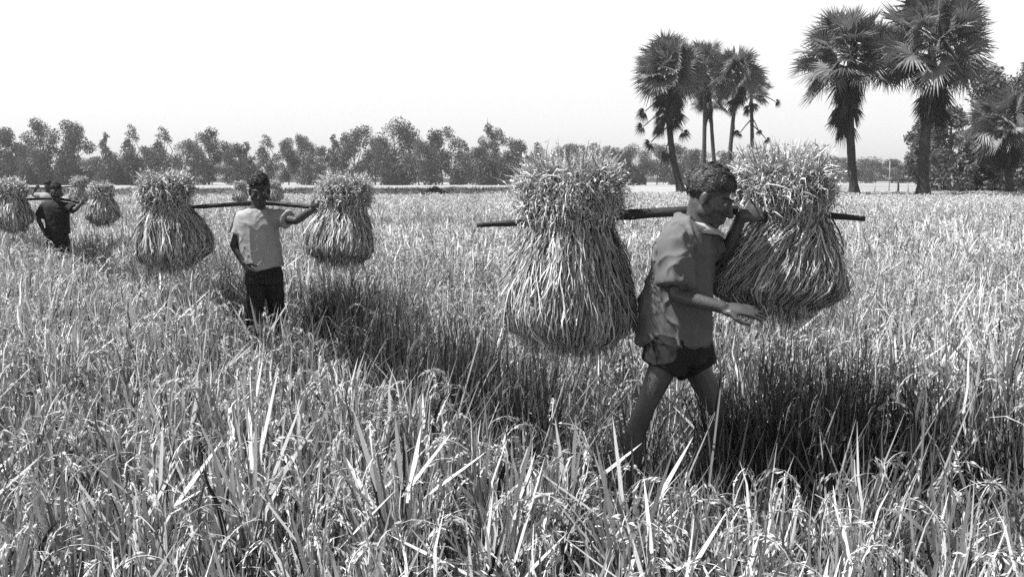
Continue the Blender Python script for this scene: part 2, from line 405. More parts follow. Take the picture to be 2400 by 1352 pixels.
def rice_field():
    r = np.random.default_rng(11)
    P_, R_, S_, I_ = [], [], [], []
    def jitter_grid(x0, x1, y0, y1, sp):
        xs = np.arange(x0, x1, sp); ys = np.arange(y0, y1, sp); X, Y = np.meshgrid(xs, ys)
        return np.stack([X.ravel(), Y.ravel()], 1) + r.uniform(-.38, .38, (X.size, 2)) * sp
    bands = [(.9, 13, .225), (13, 32, .27), (32, 92, .36)]
    for bi, (y0, y1, sp) in enumerate(bands):
        hw = y1 * .58 + 2.0
        p = jitter_grid(-hw, hw, y0, y1, sp)
        p = p[np.abs(p[:, 0]) < p[:, 1] * .58 + 2.0]
        # far edge of the rice: the bank on the left, thinning towards the palms on the right
        lim = np.where(p[:, 0] < 3, 46.8 + (p[:, 0] + 60) / 63 * 15.5, 62.0 + (p[:, 0] - 3) * .25)
        p = p[p[:, 1] < lim + r.normal(0, .15, len(p))]
        dd = path_dist(p); edge = 1 + r.normal(0, .13, len(p))
        keep = dd > edge
        p = p[keep]; dd = dd[keep]
        n = len(p)
        hs = 1 + np.array([.20 * noise.noise(Vector((x * .6, y * .6, 3))) + .1 * noise.noise(Vector((x * 2.1, y * 2.1, 7))) for x, y in p])
        hs *= r.uniform(.86, 1.12, n)
        near_man = np.exp(-((p[:, 0] - .62) / .55) ** 2 - ((p[:, 1] - 3.75) / .45) ** 2); near_man += -.45 * np.exp(-((p[:, 0] + 1.85) / .6) ** 2 - ((p[:, 1] - 7.6) / .5) ** 2); hs *= 1 - .27 * near_man
        P_.append(np.concatenate([p, np.full((n, 1), -.02)], 1))
        tilt = np.stack([r.normal(0, .15, n), r.normal(0, .15, n), r.uniform(0, 6.28, n)], 1); R_.append(tilt)
        wsc = (1.0, 1.3, 1.75)[bi]
        S_.append(np.stack([hs * wsc, hs * wsc, hs], 1))
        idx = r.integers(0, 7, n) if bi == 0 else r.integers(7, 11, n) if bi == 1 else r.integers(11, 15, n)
        if bi == 0:
            tallm = (r.random(n) < .26); idx = np.where(tallm, r.integers(4, 7, n), r.integers(0, 4, n))
        I_.append(idx)
    items = [rice_clump(20 + i) for i in range(4)] + [rice_clump(30 + i, tall=5, nb=24) for i in range(3)] + \
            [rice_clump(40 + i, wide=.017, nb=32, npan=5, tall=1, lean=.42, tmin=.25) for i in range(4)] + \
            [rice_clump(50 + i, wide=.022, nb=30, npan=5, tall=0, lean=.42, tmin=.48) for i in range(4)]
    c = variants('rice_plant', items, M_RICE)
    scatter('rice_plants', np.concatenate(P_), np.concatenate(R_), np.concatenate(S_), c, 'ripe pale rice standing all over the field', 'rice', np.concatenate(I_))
    # the trodden swath
    q = jitter_grid(-18, 8, 2.6, 34, .13); dd = path_dist(q); q = q[dd < 1.15]; n = len(q)
    c2 = variants('straw', [straw_clump(60 + i) for i in range(5)], M_TRAMPLED)
    sc = r.uniform(.7, 1.35, n)
    scatter('trampled_straw', np.concatenate([q, np.full((n, 1), -.02)], 1), np.stack([np.zeros(n), np.zeros(n), r.uniform(0, 6.28, n)], 1),
            np.stack([sc, sc, sc * r.uniform(.6, 1.3, n)], 1), c2, 'dark broken straw trodden flat along the walked strip', 'straw', r.integers(0, 5, n))
rice_field()

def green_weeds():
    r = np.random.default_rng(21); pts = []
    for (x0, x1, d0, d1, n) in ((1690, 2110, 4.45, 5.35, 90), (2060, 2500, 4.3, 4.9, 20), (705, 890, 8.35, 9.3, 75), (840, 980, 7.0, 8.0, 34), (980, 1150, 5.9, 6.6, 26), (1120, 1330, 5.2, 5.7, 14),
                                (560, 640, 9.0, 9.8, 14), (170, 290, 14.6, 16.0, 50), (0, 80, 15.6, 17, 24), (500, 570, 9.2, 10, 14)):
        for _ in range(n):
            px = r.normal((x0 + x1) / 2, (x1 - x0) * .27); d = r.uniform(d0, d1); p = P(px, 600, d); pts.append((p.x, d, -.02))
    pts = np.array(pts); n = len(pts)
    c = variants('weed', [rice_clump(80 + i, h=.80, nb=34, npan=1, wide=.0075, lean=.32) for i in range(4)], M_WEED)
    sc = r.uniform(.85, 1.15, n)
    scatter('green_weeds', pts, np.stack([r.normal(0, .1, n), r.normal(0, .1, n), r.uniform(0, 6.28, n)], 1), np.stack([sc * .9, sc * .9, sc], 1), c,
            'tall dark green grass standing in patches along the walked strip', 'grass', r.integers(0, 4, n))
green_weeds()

# ---------------------------------------------------------------- rice sheaves
def sheaf_mesh(seed, R=.28, Hb=.48, rn=.16, Ht=.32, Rt=.26, ns=5200, nt=3400, wid=.004, skew=0, foot=.66):
    """stalks hanging from the neck (z=0) and the tuft of grain heads above it"""
    r = np.random.default_rng(seed)
    # hanging body: profile radius over u 0..1
    U = np.array([0, .15, .35, .6, .8, .93, 1.0]); RR = np.array([rn, rn * 1.1, R * .80, R * .95, R, R * (foot + .24), R * foot])
    ZZ = np.array([.05, -.05, -.22, -.52, -.77, -.93, -1.0]) * Hb
    lump = r.uniform(0, 6.28, 4)
    def prof(u, az):
        rr = np.interp(u, U, RR); zz = np.interp(u, U, ZZ)
        k = 1 + .09 * np.sin(2 * az + lump[0]) + .07 * np.sin(3 * az + lump[1]) + .035 * np.sin(5 * az + lump[2])
        return rr * (1 + (k - 1) * np.minimum(u * 2, 1)), zz * (1 + .05 * np.sin(az * 2 + lump[3]))
    mb = MB(); K = 7
    s = np.linspace(0, 1, K)
    u0 = r.uniform(-.12, .8, ns) ; ln = r.uniform(.2, .55, ns); az0 = r.uniform(0, 6.28, ns)
    uf = u0[:, None] + ln[:, None] * s[None, :]; u = np.clip(uf, 0, 1.0)
    lock = np.sin(az0 * 9 + lump[1]) * .12 + np.sin(az0 * 17 + lump[2]) * .07
    az = az0[:, None] + (r.normal(0, .34, ns) + lock + skew)[:, None] * (u - .3)
    rr, zz = prof(u, az)
    lift = r.uniform(-.022, .022, ns)[:, None] + .01 * np.sin(az0 * 13 + lump[0])[:, None] * np.ones((1, K)) + (r.random(ns) < .3)[:, None] * s[None, :] ** 2 * r.uniform(0, .06, ns)[:, None]
    rr = rr + lift
    over = np.maximum(u0[:, None] + ln[:, None] * s[None, :] - 1.0, 0)
    pts = np.stack([rr * np.cos(az), rr * np.sin(az), zz - over * Hb * .45 + np.maximum(-uf, 0) * Hb + r.normal(0, .0025, (ns, K))], -1)
    pts[..., :2] += r.normal(0, .003, (ns, K, 2))
    tang = np.zeros_like(pts); tang[..., 0] = -np.sin(az); tang[..., 1] = np.cos(az)
    rad_ = np.zeros_like(pts); rad_[..., 0] = np.cos(az); rad_[..., 1] = np.sin(az)
    th = r.normal(0, .7, ns)[:, None, None]
    side = nrm(tang * np.cos(th) + rad_ * np.sin(th))
    w = wid * r.uniform(.4, 1.7, ns)[:, None] * np.array([.6, 1, 1, 1, .9, .7, .15])[None, :]
    v, f = ribbons(pts, w, side); mb.add(v, f, np.repeat(np.clip(r.beta(1.4, 2.0, ns), 0, 1), K * 2))
    # wisps below
    nw = 420; az = r.uniform(0, 6.28, nw); rr = R * r.uniform(.1, .8, nw); L_ = r.uniform(.05, .15, nw); s4 = np.linspace(0, 1, 4)
    pts = np.stack([(rr[:, None] + .01 * s4) * np.cos(az)[:, None] + r.normal(0, .03, (nw, 1)) * s4, rr[:, None] * np.sin(az)[:, None] + r.normal(0, .03, (nw, 1)) * s4,
                    -Hb * .93 - L_[:, None] * s4], -1)
    side = np.zeros((nw, 4, 3)); side[..., 0] = np.cos(az * 3)[:, None]; side[..., 1] = np.sin(az * 3)[:, None]
    v, f = ribbons(pts, np.full((nw, 4), wid * .8) * np.array([1, 1, .8, .2]), side); mb.add(v, f, np.repeat(r.random(nw) * .6, 8))
    stalks = mb.mesh('stalks')
    # core
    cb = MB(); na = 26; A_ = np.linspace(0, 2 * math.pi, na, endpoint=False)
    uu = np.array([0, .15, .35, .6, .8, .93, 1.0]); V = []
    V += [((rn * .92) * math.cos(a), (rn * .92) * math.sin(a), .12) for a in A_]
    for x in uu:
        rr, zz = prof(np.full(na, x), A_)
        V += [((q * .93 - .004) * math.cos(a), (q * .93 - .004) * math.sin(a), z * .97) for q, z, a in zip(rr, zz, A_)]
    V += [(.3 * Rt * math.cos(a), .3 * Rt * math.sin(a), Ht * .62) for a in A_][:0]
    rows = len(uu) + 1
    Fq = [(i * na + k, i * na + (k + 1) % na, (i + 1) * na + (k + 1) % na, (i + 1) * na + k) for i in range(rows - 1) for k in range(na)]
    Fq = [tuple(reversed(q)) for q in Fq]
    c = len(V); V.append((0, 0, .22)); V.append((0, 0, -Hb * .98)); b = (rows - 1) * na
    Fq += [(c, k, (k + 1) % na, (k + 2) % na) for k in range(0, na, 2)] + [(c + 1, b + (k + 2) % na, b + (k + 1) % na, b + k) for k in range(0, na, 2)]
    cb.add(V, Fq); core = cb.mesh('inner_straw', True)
    # tuft: stems fan out and bend over
    tb = MB(); K = 6; s = np.linspace(0, 1, K)
    az = r.uniform(0, 6.28, nt); out = r.random(nt) ** .75
    Lt = Ht * r.uniform(.55, 1.12, nt); el0 = math.pi / 2 - out * r.uniform(.1, .95, nt) * (Rt / Ht); bend = r.uniform(.2, 2.6, nt) * (.35 + out)
    r0 = rn * np.sqrt(r.random(nt)) * .95; z0 = r.uniform(-.03, .14, nt) * Ht / .32
    el = el0[:, None] - bend[:, None] * s[None, :] ** 1.8
    stp = (Lt / (K - 1))[:, None]
    dx = np.cumsum(np.cos(el) * stp, 1); dz = np.cumsum(np.sin(el) * stp, 1)
    az2 = az[:, None] + r.normal(0, .5, (nt, 1)) * s
    pts = np.stack([r0[:, None] * np.cos(az)[:, None] + dx * np.cos(az2), r0[:, None] * np.sin(az)[:, None] + dx * np.sin(az2), z0[:, None] + dz], -1)
    pts += r.normal(0, .003, pts.shape)
    rr = np.linalg.norm(pts[..., :2], axis=-1, keepdims=True); Rm = R * 1.2; fk = np.tanh(rr / Rm) * Rm / np.maximum(rr, 1e-6); fly = (r.random((nt, 1, 1)) < .16) * .75; pts[..., :2] *= fk * (1 - fly) + fly
    side = nrm(np.cross(pts[:, -1] - pts[:, 0], r.normal(0, 1, (nt, 3))))[:, None, :] * np.ones((1, K, 1))
    w = wid * r.uniform(.5, 1.7, nt)[:, None] * np.array([.8, 1, 1, .9, .7, .2])[None, :]
    v, f = ribbons(pts, w, side); tb.add(v, f, np.repeat(r.beta(1.6, 1.5, nt), K * 2))
    # grains on the outer half of the tuft stems
    ng = int(nt * 3.0); i = r.integers(0, nt, ng); t = r.uniform(2.2, 5, ng); k0 = np.minimum(t.astype(int), K - 2); fr = (t - k0)[:, None]
    c = pts[i, k0] * (1 - fr) + pts[i, k0 + 1] * fr + r.normal(0, .006, (ng, 3))
    d = nrm(pts[i, k0 + 1] - pts[i, k0] + r.normal(0, .03, (ng, 3))); sd = nrm(np.cross(d, r.normal(0, 1, (ng, 3))))
    gl = r.uniform(.012, .024, ng)[:, None] * (wid / .004); gw = r.uniform(.003, .005, ng)[:, None] * .6 * (wid / .004)
    v = np.stack([c - d * gl * .5, c - sd * gw, c + d * gl * .5, c + sd * gw], 1).reshape(-1, 3)
    tb.add(v, np.arange(ng * 4).reshape(-1, 4), np.repeat(np.clip(r.normal(.65, .22, ng), 0, 1), 4))
    tuft = tb.mesh('grain_heads')
    # binding: twisted straw rope round the neck
    bb = MB(); rr_ = random.Random(seed)
    for q in range(3):
        pp = []
        for k in range(25):
            a = k / 24 * 2 * math.pi
            rb = (rn * (1.0 + .04 * math.sin(3 * a + q)))
            pp.append((rb * math.cos(a), rb * math.sin(a), -.035 + .016 * q + .014 * math.sin(a * 2 + q * 2)))
        v, f = tube(pp, [.006] * 25, 6, .2, rr_); bb.add(v, f)
    bind = bb.mesh('binding', True)
    return stalks, core, tuft, bind

def sheaf(loc, label, meshes, rz=0, scale=1, tilt=(0, 0), group='rice sheaves hanging from carrying poles'):
    o = empty('rice_sheaf', loc, label, 'rice sheaf', group)
    o.rotation_euler = (tilt[0], tilt[1], rz); o.scale = (scale,) * 3
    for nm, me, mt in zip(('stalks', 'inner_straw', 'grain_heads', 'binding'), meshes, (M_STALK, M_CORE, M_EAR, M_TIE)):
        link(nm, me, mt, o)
    return o

def pole(pts, radii, label, name='carrying_pole', knots=4, seed=0):
    """tapered bamboo pole through world points, sub-sampled smoothly"""
    pts = [Vector(p) for p in pts]; n = 28; out = []; rr = []
    m = len(pts)
    for i in range(n):
        t = i / (n - 1) * (m - 1); k = min(int(t), m - 2); fr = t - k
        p0, p1, p2, p3 = pts[max(k - 1, 0)], pts[k], pts[k + 1], pts[min(k + 2, m - 1)]
        q = .5 * ((2 * p1) + (p2 - p0) * fr + (2 * p0 - 5 * p1 + 4 * p2 - p3) * fr ** 2 + (3 * p1 - p0 - 3 * p2 + p3) * fr ** 3)
        rad0 = radii[k] * (1 - fr) + radii[k + 1] * fr
        if i % 6 == 3: rad0 *= 1.14
        out.append(q); rr.append(rad0)
    rg = random.Random(seed); mb = MB(); v, f = tube(out, rr, 10, .03, rg); c = out[len(out) // 2]
    v = v - np.array(c); mb.add(v, f)
    o = mb.build(name, M_POLE, smooth=True); o.location = c
    tag(o, label, 'carrying pole', 'carrying poles over the shoulders')
    return o

D1, D2, D3, D4, D5 = 4.51, 8.4, 15.5, 24.0, 32.0
# front carrier's load
DP = D1 + .08
pole([P(1117, 528, DP), P(1250, 520, DP), P(1480, 503, DP), P(1640, 494, DP), P(1800, 494, DP + .10), P(1940, 505, DP + .14), P(2026, 513, DP + .16)],
     [.009, .013, .020, .022, .020, .015, .010], 'thick dark pole with tapered ends on the striding man\'s shoulder', seed=1)
sheaf(P(1335, 548, DP), 'largest rice sheaf behind the man in the collared shirt, bell shaped with a bushy top',
      sheaf_mesh(101, R=.257, Hb=.44, rn=.165, Ht=.225, Rt=.15, ns=11000, nt=7000, wid=.0045))
s_right = sheaf(P(1832, 526, DP + .12), 'large rice sheaf by the open hand of the striding man, vine loop at its side',
      sheaf_mesh(102, R=.247, Hb=.355, rn=.165, Ht=.22, Rt=.15, ns=11000, nt=7000, wid=.0045, foot=.42, skew=-.9), tilt=(0, rad(1)))
def vine_loop():
    mb = MB(); rg = random.Random(3)
    A = [(1925, 495), (1950, 512), (1968, 545), (1977, 575), (1972, 597), (1955, 596), (1940, 570), (1934, 535), (1938, 500), (1945, 480)]
    B = [(1948, 520), (1960, 560), (1975, 585), (1978, 594), (1968, 601), (1950, 598)]
    inv = s_right.matrix_basis.inverted()
    for l_, d_ in ((A, -.05), (B, -.03)):
        v, f = tube([inv @ P(x, y, DP + .12 + d_) for x, y in l_], [.0035] * len(l_), 6, .1, rg); mb.add(v, f)
    mb.build('vine_loop', M_VINE, s_right, True)
vine_loop()
# second carrier's load
pole([P(436, 487, D2 - .1), P(520, 481, D2 - .04), P(612, 476, D2 + .1), P(690, 481, D2 + .06), P(748, 488, D2), P(830, 498, D2)],
     [.012, .017, .019, .018, .015, .011], 'thin dark pole behind the neck of the man in the pale t-shirt', seed=2)
m2 = sheaf_mesh(103, R=.248, Hb=.39, rn=.15, Ht=.20, Rt=.14, ns=6500, nt=4000, wid=.0062)
sheaf(P(392, 492, D2 - .1), 'dark round sheaf at the left end of the young man\'s pole', m2, tilt=(0, rad(-5)))
sheaf(P(806, 496, D2), 'pale topped sheaf beside the raised hand of the young man',
      sheaf_mesh(104, R=.243, Hb=.35, rn=.15, Ht=.20, Rt=.15, ns=6500, nt=4000, wid=.0062), tilt=(0, rad(5)))
# third, fourth and fifth carriers' loads
m3 = sheaf_mesh(105, R=.25, Hb=.37, rn=.155, Ht=.18, Rt=.18, ns=2600, nt=1600, wid=.012)
pole([P(20, 470, D3 - .1), P(75, 467, D3), P(131, 466, D3 + .1), P(190, 474, D3 + .05), P(240, 480, D3)],
     [.013, .017, .02, .018, .014], 'far pole over the shoulders of the dark clothed man with both arms raised', seed=3)
sheaf(P(28, 468, D3 - .1), 'dark sheaf cut by the left edge, beside the black clothed man', m3)
sheaf(P(238, 466, D3), 'grey sheaf beside the raised hand of the black clothed man', m3, rz=2.1, scale=.84)
pole([P(25, 437, D4), P(105, 441, D4), P(188, 436, D4 + .1)], [.015, .02, .015], 'far pole held by the carrier hidden behind the black clothed man', seed=4)
sheaf(P(28, 441, D4), 'small far sheaf at the left edge above the dark sheaf', m3, rz=1.0, scale=.9)
sheaf(P(187, 438, D4 + .1), 'small far sheaf against the trees above the black clothed man\'s raised hand', m3, rz=3.3, scale=.85)
pole([P(563, 440, D5 - .4), P(603, 437, D5), P(643, 438, D5 + .4)], [.015, .02, .015], 'tiny far pole behind the head of the man in the pale t-shirt', seed=5)
sheaf(P(563, 443, D5 - .4), 'tiny far sheaf just left of the young man\'s head', m3, rz=.4, scale=.85)
sheaf(P(642, 441, D5 + .4), 'tiny pale far sheaf just right of the young man\'s head', m3, rz=4.0, scale=.9)

# ---------------------------------------------------------------- people
def ico(c, r, axes=None, n=2):
    """ellipsoid as quads (uv sphere); axes: 3x3 columns"""
    nu, nv = 14, 9; V = []; Fq = []
    A = axes if axes is not None else Matrix.Identity(3)
    for j in range(nv + 1):
        ph = math.pi * j / nv
        for i in range(nu):
            th = 2 * math.pi * i / nu
            V.append(tuple(Vector(c) + A @ Vector((r[0] * math.sin(ph) * math.cos(th), r[1] * math.sin(ph) * math.sin(th), r[2] * math.cos(ph)))))
    for j in range(nv):
        for i in range(nu):
            Fq.append((j * nu + i, j * nu + (i + 1) % nu, (j + 1) * nu + (i + 1) % nu, (j + 1) * nu + i))
    return np.array(V), np.array(Fq)

def limb(mb, pts, rr, flat=None):
    """rounded tapered limb: tube + end balls, so a voxel remesh fuses it"""
    P2, R2 = [], []
    for i in range(len(pts) - 1):
        for k in range(5):
            t = k / 5; P2.append(Vector(pts[i]).lerp(Vector(pts[i + 1]), t)); R2.append(rr[i] * (1 - t) + rr[i + 1] * t)
    P2.append(Vector(pts[-1])); R2.append(rr[-1])
    v, f = tube(P2, R2, 12); mb.add(v, f)
    for p, r in zip(pts, rr):
        v, f = ico(p, (r, r, r)); mb.add(v, f)

def loft(mb, rows, side, n=20):
    """rows: (centre, half width along side, half depth, optional up-vector). closed"""
    V = []
    for i, (c, a, b) in enumerate(rows):
        c = Vector(c); d = (Vector(rows[min(i + 1, len(rows) - 1)][0]) - Vector(rows[max(i - 1, 0)][0])).normalized()
        s = side[i] if isinstance(side, list) else side
        s = (s - d * s.dot(d)).normalized(); q = d.cross(s)
        for k in range(n):
            t = 2 * math.pi * k / n; ct, st = math.cos(t), math.sin(t)
            e = .8
            V.append(tuple(c + s * a * math.copysign(abs(ct) ** e, ct) + q * b * math.copysign(abs(st) ** e, st)))
    Fq = [(i * n + k, i * n + (k + 1) % n, (i + 1) * n + (k + 1) % n, (i + 1) * n + k) for i in range(len(rows) - 1) for k in range(n)]
    c0 = len(V); V.append(tuple(rows[0][0])); V.append(tuple(rows[-1][0])); b = (len(rows) - 1) * n
    Fq += [(c0, (k + 2) % n, (k + 1) % n, k) for k in range(0, n, 2)] + [(c0 + 1, b + k, b + (k + 1) % n, b + (k + 2) % n) for k in range(0, n, 2)]
    mb.add(V, Fq)

def fuse(mb, name, voxel, smooth_it, mat, parent, disp=None, keep=.5):
    """voxel-fuse the shapes into one continuous surface"""
    me0 = mb.mesh('tmp'); o = bpy.data.objects.new('tmp', me0); COL.objects.link(o)
    m = o.modifiers.new('r', 'REMESH'); m.mode = 'VOXEL'; m.voxel_size = voxel; m.use_smooth_shade = True
    if smooth_it:
        s = o.modifiers.new('s', 'SMOOTH'); s.factor = keep; s.iterations = smooth_it
    dg = bpy.context.evaluated_depsgraph_get(); ev = o.evaluated_get(dg)
    me = bpy.data.meshes.new_from_object(ev); me.name = name
    bpy.data.objects.remove(o); bpy.data.meshes.remove(me0)
    if disp:
        n = len(me.vertices); co = np.empty(n * 3, np.float32); me.vertices.foreach_get('co', co); co = co.reshape(-1, 3)
        nn = np.array([v.normal[:] for v in me.vertices]); a = np.array([disp(Vector(p)) for p in co])
        co = co + nn * a[:, None]; me.vertices.foreach_set('co', co.ravel().astype(np.float32)); me.update()
    me.polygons.foreach_set('use_smooth', np.ones(len(me.polygons), bool))
    return link(name, me, mat, parent)

def frame(fwd, up):
    x = Vector(fwd).normalized(); y = Vector(up).cross(x).normalized(); z = x.cross(y)
    return Matrix((x, y, z)).transposed()

def add_hand(mb, wrist, dirv, palm_n, thumb_side, pose, k=1.0, r0=.0085):
    """palm + five separate fingers; dirv along the hand, palm_n out of the palm, thumb_side towards the thumb"""
    d = Vector(dirv).normalized(); n = Vector(palm_n); n = (n - d * n.dot(d)).normalized()
    t = d.cross(n); t = t if t.dot(Vector(thumb_side)) > 0 else -t
    w = Vector(wrist)
    A = Matrix((d, t, n)).transposed()
    v, f = ico(w + d * .048 * k, (.052 * k, .040 * k, .0155 * k), A); mb.add(v, f)
    v, f = ico(w + d * .03 * k + t * .022 * k + n * .006 * k, (.035 * k, .018 * k, .016 * k), A); mb.add(v, f)
    curl = {'open': (.12, .18, .15), 'relaxed': (.35, .5, .35), 'grip': (1.0, 1.25, .9)}[pose]
    for i, (off, ln, spread) in enumerate(((.028, .070, .12), (.0095, .080, .03), (-.0095, .075, -.05), (-.028, .060, -.15))):
        p = w + d * .088 * k + t * off * k - d * abs(off) * .2; pts = [w + d * .06 * k + t * off * .9 * k, p]; rr = [r0 * 1.15, r0 * 1.08]
        ang = 0; dd = (d + t * spread).normalized()
        for j, seg in enumerate((.45, .31, .24)):
            ang += curl[j] * (1 + .12 * math.sin(i * 2.1 + j))
            p = p + (dd * math.cos(ang) + n * math.sin(ang)) * ln * seg * k; pts.append(p); rr.append(r0 * (1.0 - .09 * (j + 1)))
        limb(mb, pts, [r * k for r in rr])
    p = w + d * .028 * k + t * .030 * k; q = p + (d * .6 + t * .65 + n * .3).normalized() * .034 * k
    e = q + (d * .85 + t * (.25 if pose == 'open' else -.1) + n * (.25 if pose == 'open' else .8)).normalized() * .03 * k
    g = e + (d * .95 + t * .05 + n * (.1 if pose == 'open' else .9)).normalized() * .024 * k
    limb(mb, [p, q, e, g], [.0125 * k, .0105 * k, .0092 * k, .0078 * k])

def add_head(mb, c, A, k=1.0):
    def pt(x, y, z): return Vector(c) + A @ Vector((x, y, z)) * k
    def el(x, y, z, a, b, d):
        v, f = ico(pt(x, y, z), (a * k, b * k, d * k), A); mb.add(v, f)
    el(-.015, 0, .032, .094, .073, .084); el(.03, 0, -.01, .066, .062, .07)
    el(.034, 0, -.045, .052, .053, .06); el(.042, 0, -.080, .042, .041, .034); el(.074, 0, -.100, .018, .021, .016)
    limb(mb, [pt(.094, 0, .008), pt(.107, 0, -.018), pt(.117, 0, -.036)], [.0095 * k, .0105 * k, .0135 * k])
    el(.103, .013, -.039, .011, .008, .008); el(.103, -.013, -.039, .011, .008, .008)
    limb(mb, [pt(.072, -.045, .016), pt(.088, -.02, .020), pt(.091, 0, .016), pt(.088, .02, .020), pt(.072, .045, .016)], [.009 * k, .0105 * k, .010 * k, .0105 * k, .009 * k])
    for s in (-1, 1):
        el(.064, .043 * s, -.026, .022, .018, .017)
        el(.018, .060 * s, -.055, .030, .012, .030)
        el(-.008, .078 * s, -.010, .019, .008, .031); el(-.002, .080 * s, -.032, .010, .007, .012)
    limb(mb, [pt(.090, -.022, -.066), pt(.099, 0, -.062), pt(.090, .022, -.066)], [.006 * k, .0085 * k, .006 * k])
    limb(mb, [pt(.088, -.018, -.077), pt(.096, 0, -.078), pt(.088, .018, -.077)], [.006 * k, .009 * k, .006 * k])
    return pt

def add_hair(parent, c, A, k, seed, curls, mat, length=.02, quiff=.020):
    """short hair hugging the skull: thin at the sides and nape, thicker over the crown and forehead"""
    r = np.random.default_rng(seed); mb = MB(); ax = np.array([.0965, .0755, .0865]); cc = np.array([-.015, 0, .032])
    def lim(th): return 1.70 - .56 * np.cos(th) + .05 * np.sin(3 * th + seed)
    def place(u, extra):
        thick = .003 + quiff * np.clip(u[..., 2] * .8 + .25 + .25 * np.clip(u[..., 0], 0, 1), 0, 1) ** 1.6
        lump = 1 + .25 * np.sin(u[..., 0] * 11 + seed) * np.cos(u[..., 1] * 13)
        return cc + u * (ax + (thick * lump)[..., None] + extra)
    def W(q): return np.array([tuple(Vector(c) + A @ Vector(x_) * k) for x_ in q.reshape(-1, 3)]).reshape(q.shape)
    nu, nv = 40, 16; th = np.arange(nu) * 2 * math.pi / nu; V = []
    for j in range(nv + 1):
        ph = lim(th) * j / nv; u = np.stack([np.sin(ph) * np.cos(th), np.sin(ph) * np.sin(th), np.cos(ph)], -1)
        V.append(place(u, -.002 if j < nv else -.012))
    V = W(np.array(V)).reshape(-1, 3)
    Fq = [(j * nu + i, (j + 1) * nu + i, (j + 1) * nu + (i + 1) % nu, j * nu + (i + 1) % nu) for j in range(nv) for i in range(nu)]
    mb.add(V, Fq); hair = mb.build('hair', M_HAIRBASE, parent, True)
    n = curls; K = 5; U = r.normal(0, 1, (n * 4, 3)); U = nrm(U); ok = np.arccos(U[:, 2]) < lim(np.arctan2(U[:, 1], U[:, 0])) + r.normal(0, .05, n * 4); U = U[ok][:n]; n = len(U)
    part = r.normal(0, .25, (n, 3)) + np.array([-.5, .2, -.15]) + .35 * np.sin(U[:, [1, 2, 0]] * 6 + seed)
    part -= U * np.sum(part * U, 1, keepdims=True); part = nrm(part); bit = np.cross(U, part); cw = r.normal(0, .22, (n, 1)); pts = np.zeros((n, K, 3))
    amp = r.uniform(-.001, .0045, n)
    for s_ in range(K):
        t = s_ / (K - 1); w = nrm(U + (part + bit * cw * math.sin(t * 4)) * (length * 10) * t)
        pts[:, s_] = place(w, (amp * math.sin(t * 2.9))[:, None])
    pts = W(pts); UW = np.array([tuple(A @ Vector(x_)) for x_ in U])
    side = nrm(np.cross(pts[:, -1] - pts[:, 0] + 1e-5, UW + r.normal(0, .3, (n, 3))))[:, None, :] * np.ones((1, K, 1))
    v, f = ribbons(pts, np.full((n, K), .0024 * k) * np.array([.8, 1, 1, .8, .3]), side)
    lk = MB(); lk.add(v, f, np.repeat(r.beta(1.2, 2.4, n), K * 2)); lk.build('locks', mat, hair)

